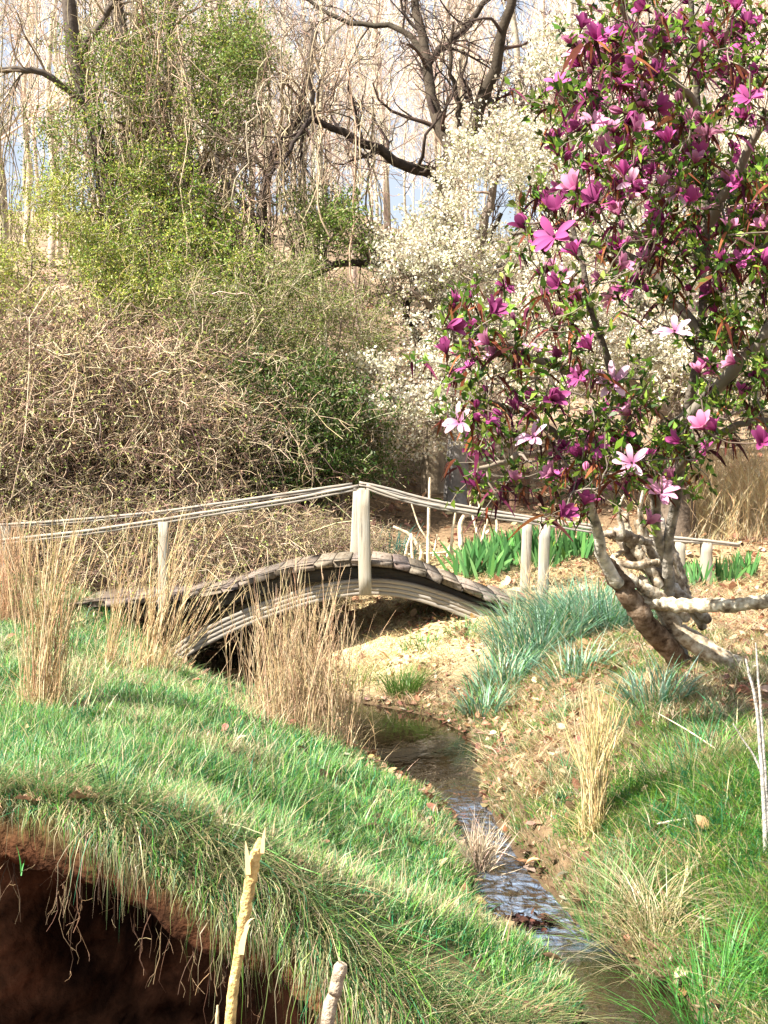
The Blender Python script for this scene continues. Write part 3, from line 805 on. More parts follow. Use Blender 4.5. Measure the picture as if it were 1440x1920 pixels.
fl_px = [(1110, 88, 'open'), (1378, 18, 'cup'), (1215, 20, 'cup'), (1243, 140, 'open'), (1110, 140, 'bud'), (1162, 138, 'bud'), (1318, 118, 'bud'), (1312, 150, 'bud'), (1405, 186, 'open'), (1325, 255, 'open'),
         (1215, 172, 'bud'), (1275, 180, 'bud'), (1200, 300, 'open'), (1085, 278, 'bud'), (1060, 302, 'bud'), (1128, 290, 'cup'), (1080, 356, 'cup'), (1220, 330, 'cup'), (1120, 380, 'cup'), (1160, 405, 'cup'),
         (1040, 400, 'open'), (1175, 455, 'bud'), (1040, 445, 'open'), (1050, 535, 'open'), (1225, 445, 'bud'), (1190, 250, 'cup'), (1250, 270, 'open'), (1150, 250, 'cup'), (1240, 350, 'cup'), (1280, 480, 'bud'),
         (1430, 500, 'cup'), (1410, 535, 'bud'), (1265, 622, 'star'), (1312, 700, 'cup'), (1345, 705, 'cup'), (1380, 680, 'open'), (1320, 805, 'cup'), (1430, 830, 'open'), (1108, 655, 'cup'), (1085, 710, 'open'),
         (1150, 718, 'star'), (1035, 750, 'cup'), (920, 588, 'open'), (838, 615, 'cup'), (838, 665, 'cup'), (918, 645, 'cup'), (880, 690, 'open'), (965, 600, 'bud'), (1008, 662, 'open'), (915, 735, 'bud'),
         (862, 792, 'star'), (893, 765, 'bud'), (900, 790, 'bud'), (942, 780, 'bud'), (968, 770, 'cup'), (935, 815, 'bud'), (1000, 822, 'star'), (1155, 828, 'bud'), (1185, 868, 'star'), (1148, 920, 'bud'),
         (1040, 890, 'cup'), (1095, 948, 'cup'), (1050, 968, 'cup'), (1240, 925, 'open'), (1180, 905, 'bud'), (1110, 210, 'cup'), (1170, 330, 'open'), (1290, 380, 'cup'), (1080, 480, 'cup'), (985, 430, 'cup')]
gF = np.random.default_rng(601)
vis = ends[(cc > 1040) & (cc < 1440) & (rr_ > 60) & (rr_ < 560)]
Yf = gF.uniform(4.75, 5.2, len(fl_px))
fpts = [(P(c, r, y), k) for (c, r, k), y in zip(fl_px, Yf)]
extra = vis[gF.choice(len(vis), 30, replace=False)]
fpts += [(e, ['bud', 'cup', 'open', 'cup', 'star'][int(gF.integers(5))]) for e in extra]
# a twig for every flower placed by eye
ft = np.array([q for q, _ in fpts[:len(fl_px)]])
allp = np.concatenate([br.reshape(-1, 6, 3), tw[:, [0, 1, 1, 2, 2, 3]]]); allr = np.full(allp.shape[:2], .004)
fb, fr = connect(allp, allr, ft, 5, .9, .005, .003, .25)
a.add(*tubes(fb, fr, pick([(.12, .09, .07), (.17, .13, .10)], len(fb)), 5))
part('branches', a, M['twig'], magnolia, True)
def put_flower(pos, kind):
    o = bpy.data.objects.new('flower', FL[kind][int(gF.integers(6))]); COL.objects.link(o)
    o.parent = magnolia; o.location = Vector(pos - np.array(magnolia.location))
    face = np.array([gF.normal(-.25, .5), gF.normal(-.35, .4), gF.uniform(.25, 1.1)])
    if kind == 'star': face = np.array([gF.normal(-.4, .4), gF.normal(-.9, .3), gF.uniform(.1, .6)])
    o.rotation_euler = Vector(face).to_track_quat('Z', 'Y').to_euler()
    s = gF.uniform(.62, .95) * (.72 if kind == 'bud' else 1.0) * (1.12 if kind == 'star' else 1); o.scale = (s * gF.uniform(.8, 1.1), s * gF.uniform(.8, 1.1), s)
    if kind == 'star': o['label'] = 'wide open pale flower'
for q, k in fpts: put_flower(q, 'cup' if k == 'open' and gF.random() < .5 else k)
# the many smaller flowers behind them, one loose mass
a = Acc()
rest = ends[gF.choice(len(ends), 640, replace=False)]
for e in rest:
    c0, r0_ = proj(e)
    if gF.random() > (.9 if (r0_ < 560 and c0 > 1000) else .35): continue
    me = FL[['bud', 'cup', 'open', 'cup', 'cup'][int(gF.integers(5))]][int(gF.integers(6))]
    v = np.zeros(len(me.vertices) * 3, np.float32); me.vertices.foreach_get('co', v); v = v.reshape(-1, 3)
    q = np.zeros(len(me.polygons) * 4, np.int32); me.polygons.foreach_get('vertices', q)
    cl = np.zeros(len(me.vertices) * 4, np.float32); me.color_attributes['col'].data.foreach_get('color', cl)
    rot = np.array(Vector((gF.normal(-.2, .5), gF.normal(-.2, .5), gF.uniform(.2, 1))).to_track_quat('Z', 'Y').to_matrix())
    a.add(v @ rot.T * gF.uniform(.55, .85) + e, q, cl.reshape(-1, 4)[:, :3])
o = part('flowers_behind', a, M['petal'], magnolia, True); o['kind'] = 'stuff'

# ---- vine-hung leafing trees on the left
def vine_tree(label, lines, leafpolys, seed, leafcols, leafsize=.045, vines=60, nl=10, trunkcol=(.10, .08, .065), group=None):
    g = np.random.default_rng(seed)
    L, Rr = skeleton(lines)
    base = L[0, 0].copy(); base[2] = float(H(base[:1], base[1:2])[0])
    L[0, 0] = base - np.array([0, 0, .1])
    root = thing('vine_tree', tuple(base), label, 'tree', group)
    part('trunk', Acc().add(*tubes(L[:1], Rr[:1], trunkcol, 8)), M['bark'], root, True)
    a = Acc()
    if len(L) > 1: a.add(*tubes(L[1:], Rr[1:], trunkcol, 6))
    l2, r2 = grow(L, Rr, 9, (.8, 2.0), 6, (.3, 1), (30, 75), .15, .25, .35, .008, g=g)
    l3, r3 = grow(l2, r2, 5, (.4, 1.2), 5, (.1, 1), (25, 70), .1, .28, .5, .006, g=g)
    l4, r4 = grow(l3, r3, 3, (.2, .6), 4, (.1, 1), (25, 70), .1, .28, .5, .005, g=g)
    tg = np.concatenate([sample_poly(p, n, Y, cl, seed + k) for k, (p, n, Y, cl) in enumerate(leafpolys)])
    br, rb = connect(L, Rr, tg, 6, .4, .018, .006, .2)
    tw, rt = grow(br, rb, 4, (.2, .7), 4, (.3, 1), (20, 70), .05, .25, .6, .005, g=g)
    for (l, r, sd) in ((l2, r2, 5), (l3, r3, 3), (l4, r4, 3), (br, rb, 4), (tw, rt, 3)):
        a.add(*tubes(l, r, pick([(.30, .23, .17), (.20, .15, .11), (.42, .33, .24)], len(l), .2, g=g), sd))
    part('branches', a, M['twig'], root)
    pp = tw[:, 1:].reshape(-1, 3)
    pos = np.repeat(pp, nl, 0) + g.normal(0, .05, (len(pp) * nl, 3))
    part('leaves', Acc().add(*leaves(pos, g.normal(0, 1, (len(pos), 3)) + np.array([0, 0, .2]), g.uniform(.6, 1.3, len(pos)) * leafsize, leafsize * .55, pick(leafcols, len(pos), .2, g=g))), M['leaf'], root)
    if vines:
        src = np.concatenate([l2[:, 2:].reshape(-1, 3), L[:, 6:].reshape(-1, 3)])
        p0 = src[g.choice(len(src), vines)]; K = 14; ln = g.uniform(1.2, 4.2, vines)
        wob = np.cumsum(g.normal(0, .055, (vines, K, 3)), 1); wob[..., 2] *= .3; wob -= wob[:, :1]
        Pv = p0[:, None] + wob + np.array([0, 0, -1.]) * (ln[:, None] * np.linspace(0, 1, K))[..., None]
        b = Acc().add(*tubes(Pv, np.broadcast_to(g.uniform(.005, .013, (vines, 1)), (vines, K)), pick([(.34, .27, .18), (.22, .17, .11), (.45, .36, .24)], vines, .2, g=g), 4))
        v2, rv = grow(Pv, np.full((vines, K), .008), 8, (.2, .8), 5, (.0, 1), (20, 70), -.2, .3, .7, .005, -.1, g=g)
        b.add(*tubes(v2, rv, pick([(.34, .27, .18), (.26, .2, .13), (.45, .36, .24)], len(v2), .2, g=g), 3))
        part('vines', b, M['twig'], root)
    return root
DG = [(.12, .21, .03), (.17, .28, .04), (.07, .14, .02), (.24, .32, .06)]
YG = [(.42, .44, .08), (.33, .40, .06), (.52, .52, .16), (.22, .30, .05)]
OG = [(.20, .24, .06), (.14, .19, .04), (.27, .28, .09), (.10, .14, .03)]
vine_tree('leaning dark trunk at the far left hung with bare vines', [
    ([(250, 900, 16.5), (240, 600, 16.5), (210, 420, 16.5), (198, 330, 16.5), (165, 200, 16.5), (140, 60, 16.4), (120, -60, 16.3)], .16, .09),
    ([(165, 200, 16.5), (90, 140, 16.2), (20, 130, 16), (-60, 150, 16)], .06, .03), ([(150, 100, 16.4), (200, 30, 16.2), (240, -60, 16)], .07, .03)],
    [([(100, 80), (260, 60), (300, 190), (210, 280), (110, 200)], 50, (15.2, 17.4), 45), ([(40, 200), (200, 200), (240, 440), (60, 420)], 45, (15.2, 17.4), 45)], 700, DG + YG[:1], .04, 90, 6)
vine_tree('upright dark trunk with green creeper leaves and a curtain of vines, second from the left', [
    ([(330, 900, 17), (320, 620, 17), (310, 420, 17), (288, 260, 17), (240, 130, 17), (220, 10, 17), (205, -90, 17)], .15, .09),
    ([(300, 330, 17), (310, 200, 17.1), (318, 80, 17.2), (335, -60, 17.3)], .11, .07),
    ([(310, 420, 17), (350, 340, 16.6), (420, 290, 16.3), (470, 300, 16)], .06, .03)],
    [([(200, 80), (330, 110), (460, 20), (500, 130), (430, 190), (330, 260), (220, 200)], 70, (16, 18), 70),
     ([(300, 330), (460, 290), (480, 400), (420, 470), (310, 440)], 70, (15.0, 17.2), 50), ([(200, 300), (330, 300), (340, 560), (200, 560)], 40, (15.4, 17), 50), ([(230, -40), (500, -40), (500, 60), (380, 330), (250, 330)], 90, (15.4, 17.6), 45)], 710, DG + YG[:2], .045, 130, 7)
vine_tree('thin tree in fresh leaf with a crooked dark stem left of the centre', [
    ([(470, 880, 16), (480, 640, 16), (490, 420, 16), (510, 300, 16), (548, 230, 16), (578, 150, 16), (590, 60, 16)], .085, .045),
    ([(520, 290, 16), (560, 250, 15.8), (585, 190, 15.7), (575, 140, 15.6)], .05, .03),
    ([(490, 420, 16), (420, 330, 16.2), (400, 200, 16.4), (430, 90, 16.5)], .05, .03)],
    [([(360, 60), (480, 40), (510, 170), (460, 280), (360, 220)], 50, (15.4, 17), 60), ([(540, 380), (700, 370), (690, 490), (560, 500)], 45, (15.2, 16.6), 50)], 720, [(.16, .24, .05), (.12, .2, .035), (.26, .3, .08)], .045, 70)

def shrub(name, label, polys, seed, cols, stems, leafsize=.04, nl=9, cat='shrub', twc=None, group=None):
    g = np.random.default_rng(seed)
    st = []
    for (c, r, Y, c2, r2_) in stems:
        st.append(([(c, r, Y), (c + (c2 - c) * .3, r + (r2_ - r) * .4, Y), (c2, r2_, Y - .2)], .03, .012))
    L, Rr = skeleton(st)
    for q in L: q[0, 2] = min(q[0, 2], float(H(q[0, :1], q[0, 1:2])[0]))
    base = L[0, 0].copy(); base[2] = float(H(base[:1], base[1:2])[0])
    root = thing(name, tuple(base), label, cat, group)
    tg = np.concatenate([sample_poly(p, n, Y, cl, seed + k) for k, (p, n, Y, cl) in enumerate(polys)])
    br, rb = connect(L, Rr, tg, 7, .5, .014, .005, .1)
    tw, rt = grow(br, rb, 5, (.25, .8), 5, (.2, 1), (20, 70), .12, .25, .6, .0045, g=g)
    t2, r2 = grow(tw, rt, 2, (.15, .45), 4, (.2, 1), (20, 70), .1, .25, .6, .004, g=g)
    a = Acc().add(*tubes(L, Rr, (.16, .12, .09), 6))
    twc = twc or [(.34, .28, .18), (.24, .19, .13), (.44, .38, .26)]
    for (l, r, sd) in ((br, rb, 4), (tw, rt, 3), (t2, r2, 3)): a.add(*tubes(l, r, pick(twc, len(l), .2, g=g), sd))
    part('stems', a, M['twig'], root)
    pp = np.concatenate([tw[:, 1:].reshape(-1, 3), t2[:, 1:].reshape(-1, 3)])
    pos = np.repeat(pp, nl, 0); pos = pos[g.random(len(pos)) < .55] ; pos = pos + g.normal(0, .04, pos.shape)
    part('leaves', Acc().add(*leaves(pos, g.normal(0, 1, (len(pos), 3)) + np.array([0, 0, .25]), g.uniform(.6, 1.3, len(pos)) * leafsize, leafsize * .5, pick(cols, len(pos), .22, g=g))), M['leaf'], root)
    return root
shrub('leafy_shrub', 'yellow green leafing shrub at the left above the brambles', [([(-140, 380), (20, 290), (120, 330), (260, 470), (330, 600), (150, 640), (-140, 640)], 95, (14.4, 16.8), 60)], 800, YG, [(40, 950, 15.6, 60, 480), (150, 950, 15.4, 180, 520), (-40, 950, 15.8, -60, 500)])
shrub('leafy_shrub', 'bright yellow green bush below the vine curtain', [([(160, 350), (260, 300), (345, 290), (360, 420), (480, 470), (470, 580), (300, 600), (160, 560)], 95, (14.6, 17.2), 55)], 810, YG + DG[:2], [(250, 930, 15.9, 260, 420), (300, 930, 15.8, 330, 500), (200, 930, 15.8, 200, 480)])
shrub('leafy_shrub', 'olive green twiggy shrub behind the brambles left of the blossom', [([(360, 540), (560, 490), (720, 560), (720, 700), (660, 780), (420, 760), (330, 640)], 190, (13.6, 15.6), 0)], 820, OG, [(520, 960, 14.5, 480, 560), (600, 960, 14.4, 640, 600), (440, 960, 14.6, 420, 620)], .035, 6)
shrub('leafy_shrub', 'low dark green bush tucked behind the brambles near the bridge middle', [([(420, 740), (560, 700), (690, 730), (720, 900), (560, 930), (440, 860)], 130, (13.2, 14.6), 0)], 830, [(.05, .10, .02), (.08, .14, .03), (.10, .15, .03)], [(560, 980, 13.9, 540, 760), (640, 980, 13.8, 650, 780), (480, 980, 13.9, 470, 780)], .05, 6)
shrub('leafy_shrub', 'thin yellowish twiggy bush behind the rail left of the two trunks', [([(690, 640), (800, 700), (830, 900), (700, 930), (640, 800)], 80, (17, 18.6), 0)], 840, OG, [(740, 940, 17.8, 730, 700), (700, 940, 17.8, 690, 760)], .03, 3)

# ---- brambles
def bramble_variant(seed, rad, hgt, n=620):
    g = np.random.default_rng(seed); K = 9
    an = g.uniform(0, 6.28, n); rr = rad * np.sqrt(g.random(n)) * .9
    p0 = np.stack([rr * np.cos(an), rr * np.sin(an), np.full(n, -.1)], 1)
    az = g.uniform(0, 6.28, n); h = np.stack([np.cos(az), np.sin(az), np.zeros(n)], 1)
    L = g.uniform(.8, 2.2, n) * hgt; s = np.linspace(0, 1, K)
    top = g.uniform(.45, 1.0, n) * hgt * (1 - .5 * (rr / rad) ** 2)
    arc = np.sin(np.clip(s[None] * g.uniform(1.6, 2.9, n)[:, None], 0, 3.0))
    Pt = p0[:, None] + h[:, None] * (L[:, None] * s ** 1.2 * .5)[..., None]
    Pt[..., 2] += top[:, None] * arc
    Pt += np.cumsum(g.normal(0, .06, Pt.shape), 1)
    Rd = np.maximum(g.uniform(.003, .007, n)[:, None] * (1 - .6 * s), .0025)
    CC = [(.66, .55, .38), (.56, .44, .32), (.42, .32, .20), (.26, .16, .12), (.15, .09, .07), (.62, .50, .32), (.10, .06, .055), (.28, .23, .11), (.12, .08, .06)]
    root = thing('bramble_bush', (0, 0, 0), 'x', 'bush')
    a = Acc().add(*tubes(Pt, Rd, pick(CC, n, .2, g=g), 4))
    part('canes', a, M['twig'], root)
    l2, r2 = grow(Pt, Rd, 7, (.2, .75), 5, (.15, 1), (25, 80), .08, .38, .6, .003, -.04, g=g)
    l3, r3 = grow(l2, r2, 3, (.1, .35), 4, (.2, 1), (25, 80), .05, .3, .6, .0028, g=g)
    b = Acc().add(*tubes(l2, r2, pick(CC, len(l2), .2, g=g), 3)).add(*tubes(l3, r3, pick(CC, len(l3), .2, g=g), 3))
    k = np.arange(len(l3)); bp = l3[k, -1]
    b.add(*leaves(bp, g.normal(0, 1, (len(k), 3)), .035, .018, pick([(.28, .32, .08), (.36, .36, .13), (.34, .22, .14), (.18, .23, .05), (.10, .08, .05)], len(k), .2, g=g)))
    part('twigs', b, M['twig'], root)
    return root
BP = [bramble_variant(900 + k, *q) for k, q in enumerate([(1.15, 1.5), (1.0, 1.25), (1.25, 1.7)])]
bspots = [(70, 12.9, 1.0, 0), (220, 12.5, .85, 1), (350, 12.6, .95, 2), (440, 12.3, .72, 0), (545, 12.3, .50, 1), (625, 12.5, .36, 2), (-60, 13.6, 1.2, 2),
          (10, 14.5, 1.45, 0), (150, 14.3, 1.35, 2), (270, 14.2, 1.2, 1), (370, 13.9, .85, 2), (-140, 15, 1.5, 1), (80, 15.6, 1.5, 1), (230, 15.5, 1.5, 0)]
g = np.random.default_rng(17); used = set()
for c, Y, sc, v in bspots:
    x = (c - 720) / FPX * Y
    o = BP[v] if v not in used else copy_tree(BP[v]); used.add(v)
    front = Y < 13.5
    place(o, tuple(on_ground(x, Y)), g.uniform(0, 6.28), sc, 'tangled tan bramble bush close behind the footbridge rail' if front else 'taller bramble bush massed in the row behind the front brambles',
          'front row of brambles' if front else 'back row of brambles')

# ------------------------------------------------------------------ grass and leaf litter
def blades(pos, L, lean, bend, width, col, K=4, az=None, g=None):
    g = g or rng; n = len(pos)
    az = g.uniform(0, 6.283, n) if az is None else az
    h = np.stack([np.cos(az), np.sin(az), np.zeros(n)], 1); s = np.linspace(0, 1, K)
    hor = L[:, None] * (lean[:, None] * s + bend[:, None] * .75 * s ** 2); ver = L[:, None] * (s * np.sqrt(np.clip(1 - lean ** 2 * .6, .1, 1))[:, None] - .55 * bend[:, None] * s ** 2)
    Pt = pos[:, None] + h[:, None] * hor[..., None]; Pt[..., 2] += ver
    tw = az + math.pi / 2 + g.normal(0, .5, n)
    Wd = np.stack([np.cos(tw), np.sin(tw), np.zeros(n)], 1)
    return ribbons(Pt, Wd, width[:, None] * np.clip(1.02 - s ** 1.6, .06, 1)[None], col)

def scatter(n, xl, yl, dens, g):
    out = np.zeros((0, 2))
    while len(out) < n:
        q = np.stack([g.uniform(*xl, n), g.uniform(*yl, n)], 1)
        q = q[np.abs(q[:, 0]) < q[:, 1] * .37 + .75]
        out = np.vstack([out, q[g.random(len(q)) < dens(q[:, 0], q[:, 1])]])
    return out[:n]
GREEN = [(.055, .22, .045), (.03, .16, .06), (.11, .28, .04), (.04, .19, .09), (.17, .32, .05)]
STRAW = [(.50, .42, .24), (.42, .34, .19), (.34, .28, .15), (.56, .50, .33)]
g = np.random.default_rng(33)
def left_d(x, y):
    d, s = stream(x, y); return (s < 0) * (d > .01) * (y > lip(x) - .02) * (y < 11.6) * np.clip(.3 + 4.5 * (fbm(x, y, .16, 70) - .4), .12, 1)
acc = Acc()
for n, yl, Lr, wd in ((92000, (2.9, 5.2), (.03, .085), .0040), (60000, (5.0, 8.0), (.03, .08), .0046), (30000, (7.8, 11.6), (.035, .09), .0065)):
    q = scatter(n, (-4.5, .7), yl, left_d, g)
    z = H(q[:, 0], q[:, 1]); d, _ = stream(q[:, 0], q[:, 1])
    pos = np.c_[q, z - .004]
    lush = fbm(q[:, 0], q[:, 1], .35, 71)
    L = g.uniform(*Lr, n) * (.25 + 1.7 * lush) * (1 + .8 * (g.random(n) < .06)) * (.5 + .5 * sm(d / .35))
    col = pick(GREEN + [(.22, .36, .13), (.17, .34, .12)], n, .25, g=g) * (.6 + .9 * fbm(q[:, 0], q[:, 1], .5, 75))[:, None]
    edge = sm((.16 - (q[:, 1] - lip(q[:, 0]))) / .16) * (q[:, 0] < .5)
    st = g.random(n) < .15 + .5 * sm((fbm(q[:, 0], q[:, 1], .5, 72) - .55) / .12) + .45 * edge
    col[st] = pick(STRAW, st.sum(), .2, g=g)
    acc.add(*blades(pos, L, g.uniform(0, .7, n), g.uniform(0, .8, n), np.full(n, wd) * g.uniform(.45, 1.6, n), col, 4, g=g))
# longer tufts
cen = scatter(420, (-4, .7), (3.1, 10.5), left_d, g)
k = np.repeat(np.arange(420), 36); n = len(k)
q = cen[k] + g.normal(0, .035, (n, 2)); pos = np.c_[q, H(q[:, 0], q[:, 1]) - .004]
col = np.repeat(pick(GREEN + [(.24, .34, .08), (.20, .33, .14)], 420, .2, g=g), 36, 0) * np.exp(g.normal(0, .18, (n, 1))); st = g.random(n) < .15; col[st] = pick(STRAW, st.sum(), .2, g=g)
acc.add(*blades(pos, g.uniform(.05, .12, n) * (.45 + .55 * sm(stream(q[:, 0], q[:, 1])[0] / .4)), g.uniform(.0, .7, n), g.uniform(.1, .8, n), g.uniform(.003, .0055, n), col, 5, g=g))
n = 5200
q = scatter(n, (-4, .7), (3.0, 9.5), left_d, g); d, _ = stream(q[:, 0], q[:, 1])
acc.add(*blades(np.c_[q, H(q[:, 0], q[:, 1]) - .004], g.uniform(.06, .17, n) * (.4 + .6 * sm(d / .4)), g.uniform(.1, .9, n), g.uniform(.2, 1.0, n), g.uniform(.0022, .0045, n) * (.7 + .1 * q[:, 1]), pick([(.30, .44, .20), (.24, .40, .14), (.50, .46, .28), (.58, .50, .32), (.36, .46, .24)], n, .2, g=g), 6, g=g))
# hanging fringe at the lip of the cut bank
n = 3900
x = np.concatenate([g.uniform(-1.6, .42, 1900), g.uniform(-.95, .35, 2000)]); dy = np.abs(g.normal(0, .09, n)); y = lip(x) + dy - .03
pos = np.c_[x, y, H(x, y, False) + .005]
sl = np.gradient(np.interp(np.linspace(-2, 1, 301), LIPX, LIPY), .01)
nx_ = np.interp(x, np.linspace(-2, 1, 301), sl); az = np.arctan2(-1, nx_) + g.normal(.75, .55, n)
h = np.stack([np.cos(az), np.sin(az), np.zeros(n)], 1); K = 7; s = np.linspace(0, 1, K)
clm = vn(x, x * 0, .11, 123)
L = (.04 + .34 * g.random(n) ** 1.7) * (.25 + 1.6 * clm * (.5 + vn(x, x * 0, .33, 124))) * np.interp(x, [-1.3, -.95, -.6, -.3, .1], [.22, .36, .85, 1.0, .7]) + dy * .5
out_ = g.uniform(.25, .55, n)
Pt = pos[:, None] + h[:, None] * (L[:, None] * (out_[:, None] * (s - .25 * s ** 2)) + (dy * 1.0)[:, None] * np.minimum(s * 2, 1))[..., None]
Pt[..., 2] += L[:, None] * (.22 * s - g.uniform(.7, 1.15, n)[:, None] * s ** 1.9)
Pt += np.cumsum(g.normal(0, .0065, Pt.shape), 1)
Wd = np.cross(h, [0, 0, 1.]) + g.normal(0, .4, (n, 3))
col = pick([(.44, .38, .22), (.36, .30, .18), (.28, .23, .13), (.30, .31, .14), (.22, .25, .10), (.17, .22, .08)], n, .3, g=g); gr_ = g.random(n) < .3; col[gr_] = pick(GREEN, gr_.sum(), .2, g=g)
acc.add(*ribbons(Pt, nrm(Wd), g.uniform(.0013, .0034, n)[:, None] * np.clip(1.05 - s ** 2, .1, 1)[None], col))
# laid-over long grass between lip and slope
n = 2200
x = g.uniform(-1.3, .5, n); dy = g.gamma(1.4, .07, n); y = lip(x) + dy; d, sd_ = stream(x, y); ok = (d > .02) & (sd_ < 0); x, y, dy = x[ok], y[ok], dy[ok]; n = len(x)
pos = np.c_[x, y, H(x, y) + .012]
az = -.9 + g.normal(0, .8, n)
acc.add(*blades(pos, g.uniform(.07, .22, n), g.uniform(.5, .95, n), g.uniform(.2, .75, n), g.uniform(.002, .004, n), pick(STRAW[1:3] + [(.3, .33, .15), (.2, .27, .1), (.12, .24, .07), (.08, .2, .06)], n, .22, g=g), 5, az, g=g))
solo('grass', acc, M['grass'], 'short green turf on the left bank with straw coloured blades drooping over its cut edge', 'grass', kind='stuff')

n = 95
x = g.uniform(-1.5, .1, n); y = lip(x) + g.uniform(.0, .10, n); z0 = H(x, y, False) - g.uniform(.05, .10, n); K = 9; s = np.linspace(0, 1, K)
Lr_ = g.uniform(.05, .42, n) ** 1.1; wob = np.cumsum(g.normal(0, .012, (n, K, 3)), 1); wob[..., 2] *= .3
Pt = np.c_[x, y, z0][:, None] + wob + np.array([0, 0, -1.]) * (Lr_[:, None] * s)[..., None]
ra = Acc().add(*tubes(Pt, g.uniform(.0008, .003, n)[:, None] * (1 - .6 * s)[None], pick([(.15, .09, .055), (.24, .17, .10), (.09, .055, .035)], n, .2, g=g), 4))
l2, r2 = grow(Pt, np.full((n, K), .0012), 3, (.04, .12), 4, (.2, 1), (20, 70), -.2, .35, .7, .0007, -.1, g=g)
ra.add(*tubes(l2, r2, pick([(.22, .14, .08), (.32, .23, .14)], len(l2), .2, g=g), 3))
solo('hanging_roots', ra, M['twig'], 'thin roots dangling from the turf over the dark undercut', 'roots', kind='stuff')
wi = np.argwhere((cliff > .9) & (dl > .14) & (dl < .30) & (GX > -1.3) & (GX < -.1) & (GZ > .05) & (zt > .35))
wi = wi[g.choice(len(wi), 16, replace=False)]
nS = 10; uu = np.linspace(0, math.pi, 7); vv = np.linspace(0, 2 * math.pi, nS, endpoint=False)
stone_me = []
for k in range(3):
    gs = np.random.default_rng(140 + k)
    Sv = np.stack([np.sin(uu)[:, None] * np.cos(vv)[None], np.sin(uu)[:, None] * np.sin(vv)[None], np.cos(uu)[:, None] * np.ones(nS)[None]], -1) * np.array([1, .8, .65]) * (1 + gs.normal(0, .09, (7, nS, 1)))
    Sv[0] = Sv[0].mean(0); Sv[-1] = Sv[-1].mean(0); ix = np.arange(7 * nS).reshape(7, nS)
    stone_me.append(mesh('stone', Acc().add(Sv.reshape(-1, 3), np.stack([ix[:-1], np.roll(ix[:-1], -1, 1), np.roll(ix[1:], -1, 1), ix[1:]], -1).reshape(-1, 4), pick([(.20, .12, .08), (.26, .17, .12), (.15, .08, .05)], 1, g=gs)[0]), True))
    stone_me[-1].materials.append(m_ground)
for k, (i, j) in enumerate(wi):
    o = bpy.data.objects.new('stone', stone_me[k % 3]); COL.objects.link(o)
    place(o, (PX[i, j], PY[i, j] - .005, GZ[i, j]), g.uniform(0, 6), g.uniform(.010, .026)); o.rotation_euler = tuple(g.uniform(0, 6, 3))
    tag(o, 'small brown stone lodged in the dark earth face under the turf', 'stone', 'stones in the cut bank')
# right bank: rougher grass, straw and leaf litter
acc = Acc()
def right_d(x, y):
    d, s = stream(x, y); p = sm((fbm(x, y, .6, 81) - .30) / .16) * (1 - .75 * sm((y - 6.6) / 1.0) ) * (1 - .9 * sm((y - 8.2) / .7) )
    return (s > 0) * (d > .015) * np.clip(p + .9 * sm((5.6 - y) / .8) * sm((d - .06) / .2), 0.05, 1)
for n, yl, Lr, wd in ((78000, (2.3, 5.0), (.03, .12), .0036), (60000, (4.8, 8.5), (.035, .12), .0046), (7000, (8, 12.6), (.03, .08), .007)):
    q = scatter(n, (-.8, 4.2), yl, right_d, g)
    z = H(q[:, 0], q[:, 1]); d, _ = stream(q[:, 0], q[:, 1]); pos = np.c_[q, z - .004]
    gz = fbm(q[:, 0], q[:, 1], .55, 85)
    pg = np.clip(.55 + 3.2 * (gz - .5), .10, .95); pg = np.clip(pg + .25 * sm((5.8 - q[:, 1]) / 1.2), 0, .94)
    isg = g.random(n) < pg
    col = np.where(isg[:, None], pick(GREEN + [(.18, .32, .04), (.24, .36, .06), (.13, .30, .04)], n, .2, g=g), pick(STRAW + [(.30, .22, .12)], n, .25, g=g))
    L = g.uniform(*Lr, n) * (.5 + 1. * fbm(q[:, 0], q[:, 1], .3, 86)) * (.45 + .55 * sm(d / .3))
    az = np.where(g.random(n) < .6, np.arctan2(-.5, -1) + g.normal(0, .8, n), g.uniform(0, 6.28, n))
    acc.add(*blades(pos, L, g.uniform(.1, .85, n), g.uniform(.1, .9, n), np.full(n, wd) * g.uniform(.6, 1.25, n), col, 5, az, g=g))
cen = scatter(150, (.3, 3), (2.6, 7.5), right_d, g)
k = np.repeat(np.arange(150), 60); n = len(k)
q = cen[k] + g.normal(0, .04, (n, 2)); pos = np.c_[q, H(q[:, 0], q[:, 1]) - .004]
base_c = np.concatenate([pick(GREEN, 95, .2, g=g), pick(STRAW, 55, .15, g=g)])
col = base_c[k] * np.exp(g.normal(0, .18, (n, 1))); st = g.random(n) < .2; col[st] = pick(STRAW, st.sum(), .2, g=g)
acc.add(*blades(pos, g.uniform(.07, .20, n) * (.4 + .6 * sm(stream(q[:, 0], q[:, 1])[0] / .4)), g.uniform(0, .7, n), g.uniform(.2, .9, n), g.uniform(.0028, .005, n), col, 6, g=g))
